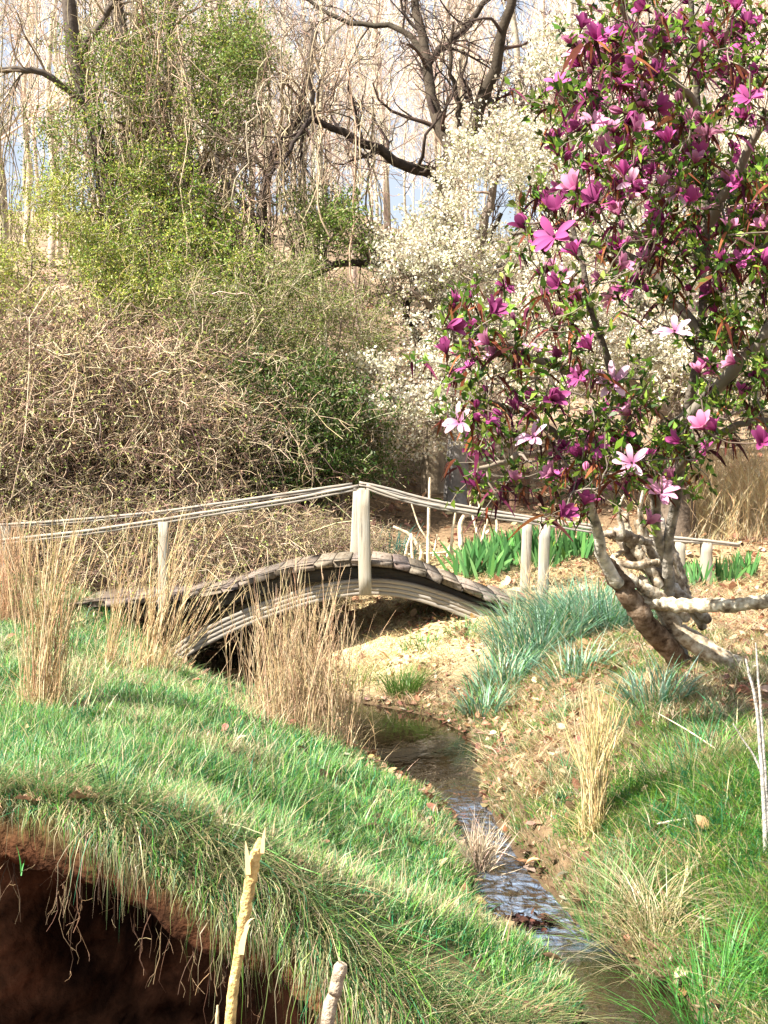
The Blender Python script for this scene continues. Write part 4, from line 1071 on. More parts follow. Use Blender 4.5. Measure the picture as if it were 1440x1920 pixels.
# overhanging blades along both water edges
for side in (-1, 1):
    n = 5000
    kk_ = np.array([np.argmin(np.abs(SCD[:, 1] - v)) for v in g.uniform(2.7, 8.3, 260)])
    kk_ = kk_[g.integers(0, 260, n)]
    nv = nr[kk_] * (-side)                            # nr points to the left bank
    off = SCD[kk_, 2] + np.abs(g.normal(0, .05, n)) + .02
    x = SCD[kk_, 0] + nv[:, 0] * off + g.normal(0, .02, n); y = SCD[kk_, 1] + nv[:, 1] * off + g.normal(0, .03, n)
    d, sd_ = stream(x, y); ok = (d > .005) & (sd_ == side) & ((side > 0) | (y > lip(x) - .05)); x, y, nv = x[ok], y[ok], nv[ok]; n = len(x)
    az = np.arctan2(-nv[:, 1], -nv[:, 0]) + g.normal(0, .7, n)
    green = g.random(n) < (.6 if side < 0 else .3)
    col = np.where(green[:, None], pick(GREEN, n, .2, g=g), pick(STRAW + [(.3, .22, .12)], n, .25, g=g))
    acc.add(*blades(np.c_[x, y, H(x, y) + .0], g.uniform(.025, .075, n), g.uniform(.1, .6, n), g.uniform(.1, .8, n), g.uniform(.0025, .0048, n), col, 5, az, g=g))
n = 26000
q = scatter(n, (-.8, 4.2), (2.4, 12.5), lambda x, y: (stream(x, y)[1] > 0) * (stream(x, y)[0] > .02) * np.where(y < 5.5, .4, 1) * np.clip(.25 + 2 * (fbm(x, y, .5, 87) - .4), .05, 1), g)
acc.add(*blades(np.c_[q, H(q[:, 0], q[:, 1]) + g.uniform(.002, .03, n)], g.uniform(.04, .16, n), g.uniform(.9, 1.25, n), g.uniform(.1, .5, n), .0028 + .0005 * q[:, 1] * g.uniform(.5, 1, n), pick(STRAW + [(.36, .25, .14), (.28, .18, .10)], n, .25, g=g), 4, g=g))
solo('grass', acc, M['grass'], 'rough green and straw grass on the right bank of the brook', 'grass', kind='stuff')

LITTER = [(.46, .27, .16), (.36, .19, .11), (.54, .36, .22), (.28, .14, .09), (.60, .45, .31), (.42, .21, .14)]
def leaf_mesh(acc, pos, size, col, g, flat=.5):
    """curled oval leaves, two rows of quads each"""
    n = len(pos); az = g.uniform(0, 6.28, n)
    f = np.stack([np.cos(az), np.sin(az), g.normal(0, flat, n)], 1); f = nrm(f)
    up = nrm(np.stack([g.normal(0, flat, n), g.normal(0, flat, n), np.ones(n)], 1)); sd_ = nrm(np.cross(up, f)); up = np.cross(f, sd_)
    K = 4; s = np.array([0, .33, .7, 1.]); wd = np.array([.16, .62, .55, .08])
    curl = g.uniform(-.3, .6, n)
    mid = pos[:, None] + f[:, None] * (size[:, None] * s)[..., None] + up[:, None] * (curl[:, None] * size[:, None] * (s - .5) ** 2)[..., None]
    e = sd_[:, None] * (size[:, None] * wd * .5)[..., None]; lift = up[:, None] * (size[:, None] * wd * g.uniform(-.1, .35, n)[:, None])[..., None]
    Vv = np.stack([mid - e + lift, mid, mid + e + lift], 2)
    ix = np.arange(n * K * 3).reshape(n, K, 3)
    q = np.concatenate([np.stack([ix[:, :-1, j], ix[:, :-1, j + 1], ix[:, 1:, j + 1], ix[:, 1:, j]], -1).reshape(-1, 4) for j in (0, 1)])
    acc.add(Vv.reshape(-1, 3), q, np.repeat(col, K * 3, 0))
acc = Acc()
def lit_r(x, y):
    d, s = stream(x, y)
    p = sm((fbm(x, y, .5, 95) - .42) / .15) * np.where(y < 5.5, .15, .5) + .8 * sm((y - 5.8) / .5) * sm((8.9 - y) / .8) * sm((.9 - d) / .5) + .35 * sm((x - 1.4) / .6) * (y > 6)
    return (s > 0) * (d > .0) * np.clip(p, 0.04, 1)
q = scatter(12000, (-.8, 4.5), (2.6, 13), lit_r, g); pos = np.c_[q, H(q[:, 0], q[:, 1]) + g.uniform(.005, .03, len(q))]
leaf_mesh(acc, pos, .018 + .05 * g.random(len(q)) ** 1.8, pick(LITTER, len(q), .35, g=g) * .8, g, .7)
def lit_l(x, y):
    d, s = stream(x, y); return (s < 0) * (d > 0) * (y > lip(x)) * np.clip(.9 * sm((.16 - d) / .12) * (y > 5.5) + .012, 0, 1)
q = scatter(700, (-3, .6), (3.1, 10), lit_l, g); pos = np.c_[q, H(q[:, 0], q[:, 1]) + g.uniform(.01, .05, len(q))]
leaf_mesh(acc, pos, g.uniform(.03, .07, len(q)), pick(LITTER, len(q), .3, g=g) * .7, g)
n = 520; kk_ = g.integers(np.argmin(np.abs(SCD[:, 1] - 3.4)), np.argmin(np.abs(SCD[:, 1] - 8.6)), n)      # wet leaves along the waterline
side = g.choice([-1, 1], n); off = SCD[kk_, 2] + np.abs(g.normal(.02, .03, n)) + .01
q = SCD[kk_, :2] + nr[kk_] * (side * off)[:, None]; z = np.maximum(H(q[:, 0], q[:, 1]), .0) + .006
leaf_mesh(acc, np.c_[q, z], g.uniform(.03, .07, n), pick(LITTER, n, .3, g=g) * .45, g, .2)
n = 9000; q = np.stack([g.uniform(-9, 9, n), g.uniform(10.5, 30, n)], 1); q = q[np.abs(q[:, 0]) < q[:, 1] * .38]; d, _ = stream(q[:, 0], q[:, 1]); q = q[d > .05]
leaf_mesh(acc, np.c_[q, H(q[:, 0], q[:, 1]) + .02], g.uniform(.07, .13, len(q)), pick(LITTER + [(.6, .48, .3)], len(q), .25, g=g), g)
solo('fallen_leaves', acc, M['litter'], 'brown and russet fallen leaves strewn over the banks', 'leaves', kind='stuff', smooth=True)
# leaf dam across the stream
acc = Acc(); c0 = P(962, 1738, 4.36)
n = 140; q = np.c_[g.uniform(.38, .62, n), 4.33 + g.normal(0, .025, n)]
leaf_mesh(acc, np.c_[q, np.abs(g.normal(.008, .014, n))], g.uniform(.02, .045, n), pick([(.05, .022, .016), (.08, .036, .024), (.03, .018, .014)], n, .25, g=g), g, .4)
solo('fallen_leaves', acc, M['litter'], 'dark wet leaves dammed across the narrow brook', 'leaves', kind='stuff', smooth=True)

# ------------------------------------------------------------------ tall dry grass clumps
GOLD = [(.64, .49, .28), (.55, .39, .21), (.72, .59, .38), (.48, .33, .18)]
PINKY = [(.62, .42, .25), (.55, .34, .20), (.68, .50, .32)]
def dry_clump(base, label, n, rad, hgt, lean, seed, cols=GOLD, spread=.18, leafy=1.0, group='clumps of tall dry grass', basef=1.0, ax=1.0, hm=.72):
    g = np.random.default_rng(seed); K = 8; s = np.linspace(0, 1, K)
    p0 = np.c_[g.normal(0, rad * .27 * ax, n), g.normal(0, rad * .25, n)] + np.asarray(base)[:2]
    p0 = np.c_[p0, H(p0[:, 0], p0[:, 1]) - .02]
    dr = np.c_[g.normal(lean, spread, n), g.normal(0, spread * .8, n), np.ones(n)]; dr = nrm(dr)
    L = hgt * np.where(g.random(n) < .22, g.uniform(.75, 1.05, n), np.clip(g.normal(hm, .16, n), .25, 1.0))
    bend = g.normal(0, .10, (n, 3)); bend[:, 2] = -np.abs(bend[:, 2]) * .5
    Pt = p0[:, None] + dr[:, None] * (L[:, None] * s)[..., None] + bend[:, None] * (L[:, None] * s ** 2)[..., None]
    Pt += np.cumsum(g.normal(0, .004, Pt.shape), 1)
    Rd = np.outer(g.uniform(.0013, .0026, n), [1, 1, .95, .9, .8, .9, .8, .35])
    col = pick(cols, n, .18, g=g)
    root = thing('dry_grass_clump', tuple(base), label, 'dry grass', group)
    part('stalks', Acc().add(*tubes(Pt, Rd, col, 3)), M['straw'], root)
    # narrow leaves and seed fluff hugging the stalks
    m = int(n * 5 * leafy); k = g.integers(0, n, m); t = g.uniform(.12, .97, m) * (K - 1); i = t.astype(int); f = (t - i)[:, None]
    q = Pt[k, i] * (1 - f) + Pt[k, np.minimum(i + 1, K - 1)] * f
    dd = nrm(nrm(Pt[k, np.minimum(i + 1, K - 1)] - Pt[k, i]) + g.normal(0, .16, (m, 3)))
    Lb = g.uniform(.05, .16, m); sb = np.linspace(0, 1, 4)
    Pb = q[:, None] + dd[:, None] * (Lb[:, None] * sb)[..., None] + g.normal(0, .3, (m, 1, 3)) * (Lb[:, None] * sb ** 2)[..., None] * .5
    a = Acc().add(*ribbons(Pb, nrm(np.cross(dd, g.normal(0, 1, (m, 3)))), g.uniform(.0018, .0042, m)[:, None] * np.array([.8, 1, .8, .15])[None], pick(cols, m, .22, g=g)))
    m = int(n * 3 * basef)                                   # short basal leaves
    pb = np.c_[g.normal(0, rad * .32 * ax, m), g.normal(0, rad * .3, m)] + np.asarray(base)[:2]; pb = np.c_[pb, H(pb[:, 0], pb[:, 1]) - .005]
    a.add(*blades(pb, g.uniform(.1, .32, m) * min(1, hgt), g.uniform(.1, .6, m), g.uniform(.2, .9, m), g.uniform(.002, .004, m), pick(cols, m, .25, g=g), 5, g=g))
    part('leaves', a, M['straw'], root)
    return root
def gcl(c, r, h_px, *args, **kw):
    b = ground_at(c, r); hgt = h_px * b[1] / FPX
    return dry_clump(b, args[0], args[1], args[2] * b[1] / FPX, hgt, *args[3:], **kw)
gcl(565, 1375, 345, 'broad dense clump of tan dry grass beside the pool in front of the bridge', 340, 160, .02, 1001, spread=.12, ax=1.15, hm=.55, cols=[(.58, .43, .26), (.48, .34, .20), (.66, .52, .33)])
gcl(85, 1330, 420, 'tall golden dry grass clump on the green bank at the left', 110, 80, .07, 1002, spread=.075)
gcl(10, 1170, 240, 'pinkish tan dry grass clump at the left edge against the rail', 170, 90, .06, 1003, PINKY, spread=.09)
gcl(205, 1250, 330, 'few thin dry grass stems left of the single near post', 26, 60, .14, 1004, spread=.09, leafy=1.4)
gcl(278, 1265, 350, 'loose leaning dry grass clump in front of the single near post', 60, 70, .20, 1005, spread=.09, leafy=1.3)
gcl(310, 1262, 290, 'short spray of dry stems leaning over the arch beam foot', 34, 70, .42, 1009, spread=.20)
gcl(1112, 1560, 290, 'narrow upright tuft of pale dry grass on the right bank', 75, 40, .0, 1006, spread=.030, leafy=1.2, cols=[(.66, .52, .26), (.58, .44, .2), (.72, .6, .36)])
gcl(1000, 1180, 150, 'wispy dry stalks among the blue green daffodil leaves', 26, 60, -.05, 1007, spread=.2)
gcl(900, 1640, 90, 'small bleached grass tuft at the left edge of the brook', 60, 22, .05, 1008, spread=.28, cols=[(.6, .5, .38), (.52, .42, .3)])
for i, (c, Y, s_) in enumerate([(1320, 13.4, 1.0), (1380, 13.8, 1.2), (1440, 13.6, 1.3), (1500, 13.9, 1.3), (1350, 15, 1.5), (1420, 15.2, 1.6)]):
    b = on_ground((c - 720) / FPX * Y, Y)
    dry_clump(b, 'tall golden reed grass on the bank behind the thick dark trunk', 200, 1.1, .95 * s_, -.1, 1020 + i, [(.78, .62, .36), (.66, .48, .25), (.82, .70, .46), (.5, .36, .2)], spread=.5, leafy=2.2, basef=2, group='golden reeds on the right behind the bridge')

# ------------------------------------------------------------------ daffodil and iris leaves
def strap_clump(name, base, n, rad, L, label, cat, seed, cols, width=.011, lean=(.0, .6), bend=(.1, .7), group=None, sc=1.0):
    g = np.random.default_rng(seed)
    an = g.uniform(0, 6.28, n); rr = rad * np.sqrt(g.random(n))
    x = base[0] + rr * np.cos(an); y = base[1] + rr * np.sin(an)
    pos = np.c_[x, y, H(x, y) - .01]
    az = an + g.normal(0, .6, n)
    a = Acc().add(*blades(pos, 1.25 * L * g.uniform(.6, 1.1, n), g.uniform(*lean, n) * (.3 + .7 * rr / rad), g.uniform(*bend, n), width * g.uniform(.7, 1.2, n), pick(cols, n, .18, g=g), 6, az, g=g))
    root = solo(name, a, M['leaf'], label, cat, group, loc=tuple(base))
    return root
BLUEG = [(.15, .30, .20), (.23, .38, .29), (.10, .22, .14), (.30, .44, .33), (.13, .28, .08), (.12, .26, .15), (.17, .33, .22), (.50, .45, .28)]
daf = [(1095, 1190, .38, 760, .48, 'large mound of blue green daffodil leaves below the lichened stem'), (1010, 1220, .34, 520, .40, 'blue green daffodil leaves in the middle of the bank clump'),
       (945, 1285, .24, 280, .31, 'blue green daffodil clump on the slope above the pool'), (905, 1340, .15, 130, .25, 'lowest blue green daffodil clump at the edge of the pool'),
       (1140, 1190, .34, 560, .46, 'blue green daffodil leaves tight against the leaning dead trunk'), (1228, 1320, .16, 150, .24, 'isolated blue green daffodil clump under the leaning dead trunk'),
       (985, 1185, .24, 200, .30, 'greyish daffodil leaves at the right end of the bridge arch'), (1080, 1270, .2, 120, .25, 'green daffodil clump half buried in dry leaves')]
for i, (c, r, rad, n, L_, lab) in enumerate(daf):
    strap_clump('daffodil_clump', ground_at(c, r), n, rad, L_, lab, 'plant', 1100 + i, BLUEG, .011, (.1, .8), (.2, .8), 'daffodil leaf clumps')
strap_clump('grass_tuft', ground_at(755, 1300), 260, .14, .26, 'dark green grass tuft at the head of the pool', 'grass tuft', 1120, [(.06, .14, .02), (.09, .18, .03)], .006, (.1, .7), (.2, .8))
strap_clump('grass_tuft', ground_at(790, 1215), 120, .16, .15, 'small bright green tuft on the sandy bank under the arch', 'grass tuft', 1121, GREEN, .006, (.1, .7), (.2, .8))
strap_clump('grass_tuft', ground_at(875, 1195), 120, .16, .15, 'green tuft on the sandy bank near the right arch foot', 'grass tuft', 1122, GREEN, .006, (.1, .7), (.2, .8))
strap_clump('grass_tuft', ground_at(655, 1290), 160, .2, .22, 'mixed green grass tuft right of the broad dry clump', 'grass tuft', 1124, [(.12, .18, .04), (.2, .24, .07), (.4, .34, .16)], .006, (.1, .7), (.2, .8))
strap_clump('daffodil_clump', ground_at(212, 1505), 26, .035, .17, 'small dark green daffodil tuft near the cut edge of the turf', 'plant', 1123, [(.07, .17, .07), (.05, .13, .06)], .008, (.1, .5), (.1, .5), 'daffodil leaf clumps')
strap_clump('grass_tuft', ground_at(1215, 1725), 200, .10, .26, 'bleached hummock of long grass drooping over the right bank', 'grass tuft', 1125, STRAW, .004, (.2, .8), (.5, 1.1))
strap_clump('grass_tuft', ground_at(1230, 1800), 200, .12, .22, 'pale straw tuft hanging just above the dark water', 'grass tuft', 1126, STRAW, .004, (.2, .8), (.5, 1.1))
strap_clump('grass_tuft', ground_at(1150, 1720), 240, .13, .2, 'light green grass tuft bulging over the brook', 'grass tuft', 1127, [(.2, .34, .12), (.14, .28, .09)], .0045, (.1, .8), (.2, .9))
strap_clump('grass_tuft', ground_at(1330, 1905, 2.0), 260, .16, .24, 'vivid green tuft in the bottom corner', 'grass tuft', 1128, [(.10, .30, .05), (.07, .24, .05)], .0045, (.1, .8), (.2, .9))
strap_clump('grass_tuft', ground_at(1300, 1450), 200, .2, .22, 'green tuft on the right bank below the driftwood', 'grass tuft', 1129, GREEN, .005, (.1, .8), (.2, .9))
# iris fans behind the right end of the bridge: flat fans of sword leaves
def iris_variant(seed):
    g = np.random.default_rng(seed); a = Acc(); n = 22; K = 5; s = np.linspace(0, 1, K)
    cx = g.normal(0, .09, (n, 2)); fan = g.normal(0, .35, n); L = g.uniform(.22, .42, n)
    az = g.uniform(-.5, .5, n); d = np.c_[np.sin(fan) * np.cos(az), np.sin(fan) * np.sin(az), np.cos(fan)]
    Pt = np.c_[cx, np.full(n, -.02)][:, None] + d[:, None] * (L[:, None] * s)[..., None]
    Pt[..., 2] -= .06 * L[:, None] * s ** 3
    Wd = np.c_[np.cos(az + g.normal(0, .4, n)), np.sin(az), np.zeros(n)]; Wd = nrm(Wd - (Wd * d).sum(1, keepdims=True) * d)
    a.add(*ribbons(Pt, Wd, g.uniform(.026, .040, n)[:, None] * np.array([.8, 1, .95, .7, .08])[None], pick([(.10, .26, .07), (.07, .20, .06), (.14, .30, .10), (.18, .34, .12)], n, .18, g=g)))
    return mesh('iris_clump', a)
IM = [iris_variant(1200 + k) for k in range(4)]
for m_ in IM: m_.materials.append(M['leaf'])
g = np.random.default_rng(1210)
irs = [(870, 1078), (900, 1082), (925, 1070), (950, 1065), (890, 1066), (912, 1052), (940, 1048), (965, 1052), (990, 1045), (1000, 1058), (1020, 1042), (1045, 1046), (1060, 1036), (1080, 1040), (1100, 1036), (1030, 1056), (975, 1040)]
for i, (c, r) in enumerate(irs):
    b = ground_at(c, r, 11.4, 16); o = bpy.data.objects.new('iris_clump', IM[i % 4]); COL.objects.link(o)
    place(o, tuple(b), g.uniform(-.6, .6), g.uniform(.85, 1.15)); tag(o, 'green sword leaved iris clump in the bed behind the right rail posts', 'plant', 'irises in the bed behind the bridge')
for i, (c, r) in enumerate([(1300, 1100), (1340, 1098), (1362, 1090), (1380, 1085), (1245, 1105), (1395, 1078)]):
    b = ground_at(c, r, 11.0, 16); o = bpy.data.objects.new('iris_clump', IM[i % 4]); COL.objects.link(o)
    place(o, tuple(b), g.uniform(-.6, .6), g.uniform(.75, 1.0)); tag(o, 'green iris clump around the two short posts at the right', 'plant', 'irises by the short posts')
b = ground_at(728, 1048, 11.3, 16)
strap_clump('daffodil_clump', b, 150, .3, .3, 'shaded dark teal daffodil clump behind the middle of the bridge', 'plant', 1230, [(.03, .10, .08), (.04, .13, .09)], .014, (.1, .6), (.2, .7), 'daffodil leaf clumps')

# ------------------------------------------------------------------ dead wood
def log(pts, r, K=40, col=(.6, .55, .45), sides=12, rough=.12, seed=0, cap=True):
    g = np.random.default_rng(seed)
    p = np.array([P(*q) for q in pts]); q, rr = smooth_line(p, r, K)
    q[1:-1] += g.normal(0, 1, (K - 2, 3)) * np.minimum(rr[1:-1, None] * .09, .006)
    Vv, Qq, Cc = tubes(q, rr, col, sides, seed)
    Vv = Vv.reshape(K, sides, 3); an = np.arange(sides)
    k1 = vn(np.repeat(np.arange(K)[:, None], sides, 1) * .35, np.repeat(an[None], K, 0) * .6, 1., seed + 40) - .5
    Vv = q[:, None] + (Vv - q[:, None]) * (1 + rough * 2.2 * k1[..., None] + g.normal(0, rough * .25, (K, sides, 1)))
    if cap: Vv[0] = q[0] + (Vv[0] - q[0]) * .75; Vv[-1] = q[-1] + (Vv[-1] - q[-1]) * .75
    a = Acc().add(Vv.reshape(-1, 3), Qq, Cc)
    if cap:
        for ring in (Vv[0], Vv[-1]):
            c = ring.mean(0); V2 = np.vstack([ring, ring * .3 + c * .7]); ix = np.arange(sides)
            a.add(V2, np.stack([ix, np.roll(ix, -1), np.roll(ix, -1) + sides, ix + sides], -1), np.asarray(col) * .8)
            V3 = ring * .3 + c * .7; h_ = sides // 2
            a.add(V3, [[0, k, k + 1, k + 2 if k + 2 < sides else 0] for k in range(1, sides - 1, 2)], np.asarray(col) * .7)
    return a
m, n, N, Lk = new_mat('lichened_dead_wood')
out = N('ShaderNodeOutputMaterial'); p = N('ShaderNodeBsdfPrincipled'); p.inputs['Roughness'].default_value = .9; p.inputs['Specular IOR Level'].default_value = .15
tc = N('ShaderNodeTexCoord'); at = N('ShaderNodeAttribute'); at.attribute_name = 'col'
t1_ = N('ShaderNodeTexNoise'); t1_.inputs['Scale'].default_value = 17; t1_.inputs['Detail'].default_value = 6; t1_.inputs['Roughness'].default_value = .65; Lk(tc.outputs['Object'], t1_.inputs['Vector'])
cr = N('ShaderNodeValToRGB'); e = cr.color_ramp.elements; e[0].position = .34; e[0].color = (.16, .115, .085, 1); e[1].position = .66; e[1].color = (1, 1, 1, 1); k_ = e.new(.48); k_.color = (.52, .45, .38, 1)
Lk(t1_.outputs[0], cr.inputs[0])
mx = N('ShaderNodeMix'); mx.data_type = 'RGBA'; mx.blend_type = 'MULTIPLY'; mx.inputs[0].default_value = 1; Lk(at.outputs['Color'], mx.inputs[6]); Lk(cr.outputs[0], mx.inputs[7])
Lk(mx.outputs[2], p.inputs['Base Color'])
bp = N('ShaderNodeBump'); bp.inputs['Strength'].default_value = .9; bp.inputs['Distance'].default_value = .015; Lk(t1_.outputs[0], bp.inputs['Height']); Lk(bp.outputs[0], p.inputs['Normal'])
Lk(p.outputs[0], out.inputs[0]); M['dead'] = m
LW = (.66, .62, .52); BR = (.26, .17, .11); GY = (.50, .47, .42)
root = thing('fallen_tree', tuple(ground_at(1290, 1262, 5.5, 9)), 'tangle of lichened dead limbs leaning on the right bank under the magnolia', 'dead tree')
def dl_(name, *args, **kw): part(name, log(*args, **kw), M['dead'], root, True)
dl_('trunk', [(1128, 1045, 6.75), (1160, 1088, 6.8), (1200, 1150, 6.85), (1250, 1212, 6.95), (1310, 1278, 7.05)], [.045, .07, .078, .082, .075], col=BR, seed=1, label=None) if False else part('trunk', log([(1128, 1045, 6.75), (1160, 1088, 6.8), (1200, 1150, 6.85), (1250, 1212, 6.95), (1320, 1290, 7.05)], [.04, .056, .062, .066, .06], col=(.25, .19, .14), seed=1), M['dead'], root, True, 'brown bark leaning trunk')
part('limb', log([(1192, 1128, 6.9), (1250, 1133, 6.88), (1320, 1136, 6.8), (1390, 1134, 6.7), (1450, 1124, 6.6), (1560, 1105, 6.5)], [.035, .042, .042, .04, .04, .036], col=(.80, .76, .62), rough=.08, seed=2), M['dead'], root, True, 'pale lichened limb lying level')
part('limb', log([(1195, 1085, 6.95), (1235, 1130, 6.95), (1270, 1180, 6.95), (1330, 1222, 6.9), (1400, 1255, 6.8), (1480, 1290, 6.7), (1580, 1325, 6.6)], [.04, .05, .056, .06, .056, .052, .045], col=LW, seed=3), M['dead'], root, True, 'pale lichened limb running down to the ground')
part('limb', log([(1150, 990, 7.0), (1180, 1035, 7.0), (1225, 1075, 7.05), (1270, 1112, 7.1), (1330, 1165, 7.15)], [.02, .036, .042, .04, .03], col=GY, seed=4), M['dead'], root, True)
part('limb', log([(1195, 975, 7.1), (1220, 1030, 7.1), (1260, 1080, 7.15), (1285, 1120, 7.2), (1320, 1180, 7.2)], [.03, .038, .042, .038, .03], col=LW, seed=5), M['dead'], root, True)
part('limb', log([(1170, 960, 6.95), (1176, 1000, 6.95), (1200, 1040, 6.95), (1240, 1100, 6.95)], [.022, .034, .034, .03], col=LW, seed=6), M['dead'], root, True)
part('limb', log([(1130, 1000, 6.9), (1160, 1002, 6.9), (1200, 1012, 6.95), (1230, 1020, 7.0)], [.016, .036, .03, .016], col=GY, seed=7, rough=.2), M['dead'], root, True)
part('limb', log([(1150, 1055, 6.85), (1190, 1090, 6.85), (1235, 1120, 6.9), (1290, 1160, 7.0)], [.02, .03, .036, .03], col=LW, seed=8), M['dead'], root, True)
part('limb', log([(1225, 940, 7.15), (1245, 1000, 7.15), (1270, 1060, 7.2), (1290, 1130, 7.25)], [.022, .03, .034, .03], col=GY, seed=9), M['dead'], root, True)
part('limb', log([(1170, 1030, 7.0), (1150, 1050, 6.9), (1200, 1060, 6.9), (1240, 1050, 7.0)], [.012, .02, .022, .012], col=LW, seed=10, rough=.2), M['dead'], root, True)
for k, (q, r) in enumerate([([(1210, 1010, 7), (1200, 960, 6.9), (1212, 900, 6.8)], [.02, .014, .01]), ([(1170, 1010, 6.9), (1160, 960, 6.85), (1172, 925, 6.8)], [.02, .016, .008]), ([(1230, 1060, 7.0), (1255, 1040, 6.9), (1275, 1080, 6.9)], [.018, .014, .008])]):
    part('twig', log(q, r, 16, (.72, .68, .58), 7, .1, 60 + k), M['dead'], root, True)

def sheath(acc, q, r, t0, L, col, g, side=1):
    """papery leaf sheath that peels away from a stalk"""
    pass
# foreground stalks
GX0 = 1.85
pt = [(398, 2300, GX0), (430, 1920, GX0), (446, 1800, GX0), (463, 1690, GX0), (478, 1610, GX0), (490, 1572, GX0)]
a = log(pt, [.010, .009, .008, .0095, .0095, .005], 60, (.70, .50, .20), 12, .025, 71)
root = thing('dead_stalk', tuple(on_ground(*P(398, 2300, GX0)[:2])), 'tall golden broken reed stalk in the foreground with peeling sheath', 'stalk')
part('stem', a, M['stalk'], root, True)
b = Acc()
for (c, r, ang, L_, w_, sgn) in ((447, 1790, .4, .07, .012, 1), (470, 1640, .1, .06, .010, -1), (455, 1745, .9, .05, .006, 1), (487, 1600, .2, .05, .008, 1)):
    s = np.linspace(0, 1, 8); p0 = P(c, r, GX0 - .012)
    ln = np.stack([p0[0] + sgn * (.004 + L_ * .55 * s ** 1.5 * ang), np.full(8, p0[1]) - .006 * s, p0[2] + L_ * (s - .7 * ang * s ** 2.4)], 1)
    b = Acc().add(*ribbons(ln[None], np.array([[.9, -.4, .1]]), (w_ * np.array([.9, 1, .95, .85, .7, .55, .35, .1]))[None], (.74, .56, .30)))
    part('sheath', b, M['straw'], root, True)
a = log([(590, 2300, 2.05), (612, 1935, 2.05), (628, 1860, 2.05), (642, 1806, 2.05)], [.014, .0125, .0115, .012], 24, (.46, .37, .27), 10, .06, 72)
solo('broken_stick', a, M['stalk'], 'short grey broken stick at the bottom edge beside the golden stalk', 'stick', smooth=True, loc=tuple(on_ground(*P(590, 2300, 2.05)[:2])))
a = log([(402, 2300, 1.95), (406, 1960, 1.95), (408, 1885, 1.95)], [.005, .004, .002], 16, (.72, .56, .30), 7, .05, 73)
solo('dead_stalk', a, M['bark'], 'tip of a thin pale stalk left of the golden stalk', 'stalk', smooth=True, loc=tuple(on_ground(*P(402, 2300, 1.95)[:2])))
# white twigs at the right edge
root = thing('bare_sapling', tuple(ground_at(1436, 1600, 3, 8)), 'thin whitish bare sapling at the right edge', 'sapling')
YT = float(root.location[1])
for pts, r in (([(1436, 1610, YT), (1432, 1500, YT), (1420, 1340, YT), (1405, 1265, YT), (1398, 1235, YT)], [.009, .008, .006, .005, .003]),
               ([(1440, 1560, YT), (1434, 1440, YT), (1424, 1300, YT), (1417, 1205, YT)], [.007, .006, .005, .0025]),
               ([(1440, 1480, YT), (1415, 1420, YT), (1395, 1390, YT), (1374, 1356, YT)], [.005, .004, .003, .002])):
    part('stem', log(pts, r, 24, (.50, .46, .42), 7, .06, 74), M['stalk'], root, True)
b0 = ground_at(1385, 1432, 3, 9)
a = log([(1385, 1434, b0[1]), (1300, 1376, b0[1] + .3), (1228, 1334, b0[1] + .6)], [.0035, .003, .0015], 20, (.66, .55, .38), 6, .05, 75)
solo('straw_stalk', a, M['bark'], 'long thin straw stem slanting over the right bank', 'stem', smooth=True, loc=tuple(b0))
b0 = ground_at(1300, 1530, 3, 9)
a = log([(1232, 1545, b0[1]), (1290, 1535, b0[1]), (1380, 1528, b0[1])], [.004, .005, .003], 18, (.66, .58, .46), 6, .1, 76)
solo('dry_twig', a, M['bark'], 'pale twig lying flat in the grass of the right bank', 'stem', smooth=True, loc=tuple(b0))
# cut stalks behind the bridge
root = thing('dead_shrub', tuple(ground_at(800, 1055, 11.3, 16)), 'cluster of pale cut stems standing behind the right half of the deck', 'dead shrub')
YS = float(root.location[1])
st = [([(802, 1070), (804, 960), (806, 895)], .02), ([(800, 1065), (775, 1010), (737, 987)], .025), ([(845, 1045), (848, 1000), (854, 960)], .02), ([(865, 1030), (863, 985), (870, 966)], .03),
      ([(900, 1035), (895, 1000), (886, 966)], .022), ([(900, 1030), (910, 990), (915, 972)], .018), ([(760, 1060), (762, 1030), (772, 1000)], .018), ([(775, 1065), (772, 1030), (773, 1002)], .018),
      ([(810, 1060), (815, 1030), (820, 1002)], .016), ([(765, 1040), (830, 1036), (880, 1033)], .014), ([(780, 1062), (790, 1040), (785, 1020)], .03), ([(930, 1010), (932, 985), (928, 960)], .02), ([(840, 1050), (842, 1030), (850, 1012)], .02),
      ([(800, 1010), (785, 985), (775, 955), (770, 940)], .01), ([(900, 960), (898, 935), (899, 922)], .016), ([(882, 960), (882, 948), (883, 940)], .014)]
for k, (q, w_) in enumerate(st):
    q = [(c, r, YS + .05 * ((k * 5) % 7 - 3)) for c, r in q]
    part('stem', log(q, np.linspace(w_, w_ * .65, len(q)), 14, (.72, .60, .42), 7, .08, 80 + k), M['bark'], root, True)
for k, x_ in enumerate((0, 1)):
    pass
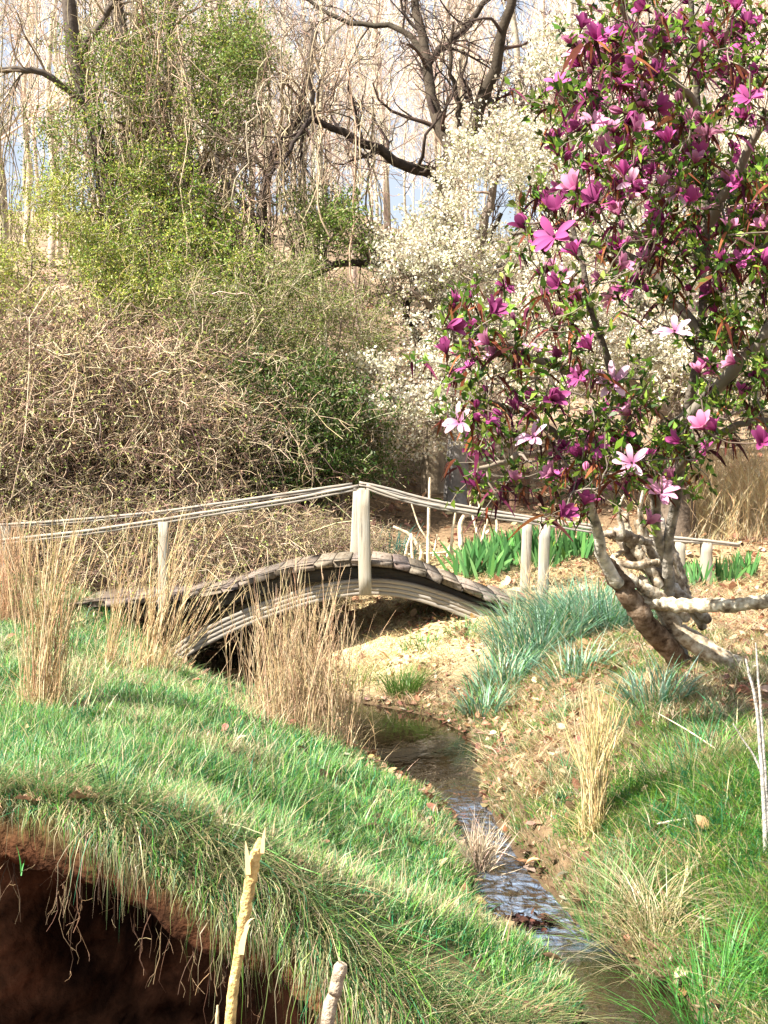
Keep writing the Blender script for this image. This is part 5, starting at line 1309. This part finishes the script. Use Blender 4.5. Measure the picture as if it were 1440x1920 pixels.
# brown barrel behind the rail
bb = ground_at(968, 944, 11.5, 18); sc = bb[1] / FPX
root = thing('barrel', tuple(bb), 'brown wooden barrel half hidden by magnolia branches beyond the rail', 'barrel')
rad = 24 * sc; hh = 62 * sc; a = Acc(); zz_ = np.linspace(-.03, hh, 10); sides = 20
an = np.arange(sides) * 2 * math.pi / sides
Vv = np.array([[[bb[0] + rad * (1 + .10 * math.sin(math.pi * np.clip(z / hh, 0, 1))) * (1 - (.0 if i % 2 else .012)) * math.cos(t), bb[1] + rad * (1 + .10 * math.sin(math.pi * np.clip(z / hh, 0, 1))) * math.sin(t), bb[2] + z] for i, t in enumerate(an)] for z in zz_])
ix = np.arange(10 * sides).reshape(10, sides)
q = np.stack([ix[:-1], np.roll(ix[:-1], -1, 1), np.roll(ix[1:], -1, 1), ix[1:]], -1).reshape(-1, 4)
a.add(Vv.reshape(-1, 3), q, (.20, .12, .08))
ring = Vv[-1]; c_ = ring.mean(0) - np.array([0, 0, .03]); inner = ring * .9 + ring.mean(0) * .1 - np.array([0, 0, .03]); i_ = np.arange(sides)
a.add(np.vstack([ring, inner]), np.stack([i_, np.roll(i_, -1), np.roll(i_, -1) + sides, i_ + sides], -1), (.2, .12, .08))
a.add(inner, [[0, k, k + 1, (k + 2) % sides] for k in range(1, sides - 1, 2)], (.12, .07, .05))
part('staves', a, M['bark'], root)
for f_ in (.12, .52, .93):
    z = hh * f_; t = np.linspace(0, 2 * math.pi, 25); rr_2 = rad * (1 + .10 * math.sin(math.pi * f_)) + .004
    part('hoop', Acc().add(*tubes(np.c_[bb[0] + rr_2 * np.cos(t), bb[1] + rr_2 * np.sin(t), np.full(25, bb[2] + z)], np.full(25, .009), (.09, .06, .05), 5)), M['bark'], root, True)

# big curled leaves on the turf near the cut edge
def lobed_leaf(base, size, col, label, seed):
    g = np.random.default_rng(seed); nA = 30; an = np.linspace(0, 2 * math.pi, nA, endpoint=False)
    r = .5 * (.62 + .38 * np.abs(np.cos(an * 2.5)) ** .7) * (1 + g.normal(0, .06, nA)); az = g.uniform(0, 6.28)
    a = Acc(); rings = []
    for f in (0.02, .4, .75, 1.):
        x = np.cos(an + az) * r * f * size * 1.15; y = np.sin(an + az) * r * f * size
        z = .02 + size * (.25 * f ** 2 * np.sin(an * 2 + az) * .6 + .16 * f ** 2 + .06 * f * np.abs(np.sin(an * 2.5)))
        rings.append(np.c_[x, y, z])
    Vv = np.array(rings) + np.asarray(base); ix = np.arange(4 * nA).reshape(4, nA)
    q = np.stack([ix[:-1], np.roll(ix[:-1], -1, 1), np.roll(ix[1:], -1, 1), ix[1:]], -1).reshape(-1, 4)
    a.add(Vv.reshape(-1, 3), q, col)
    a.add(*tubes(np.array([base + [0, 0, .02], base + np.array([size * .4 * math.cos(az), size * .4 * math.sin(az), .03]), base + np.array([size * .8 * math.cos(az), size * .8 * math.sin(az), .05])]), np.array([.002, .0015, .001]), np.asarray(col) * .7, 5))
    solo('fallen_leaf', a, M['litter'], label, 'leaf', smooth=True, loc=tuple(base))
lobed_leaf(ground_at(55, 1535), .075, (.48, .28, .19), 'large pinkish brown leaf on the cut edge at the far left', 1)
lobed_leaf(ground_at(155, 1515), .085, (.36, .22, .14), 'large curled brown leaf beside the small dark daffodil tuft', 2)
lobed_leaf(ground_at(205, 1548), .06, (.42, .25, .14), 'star shaped tan leaf hanging at the lip of the bank', 3)
lobed_leaf(ground_at(148, 1338), .085, (.26, .13, .09), 'dark brown leaf alone in the green turf behind the golden clump', 4)
lobed_leaf(ground_at(1010, 1915, 2.2), .085, (.30, .15, .11), 'reddish brown leaf at the bottom edge near the dark water', 5)
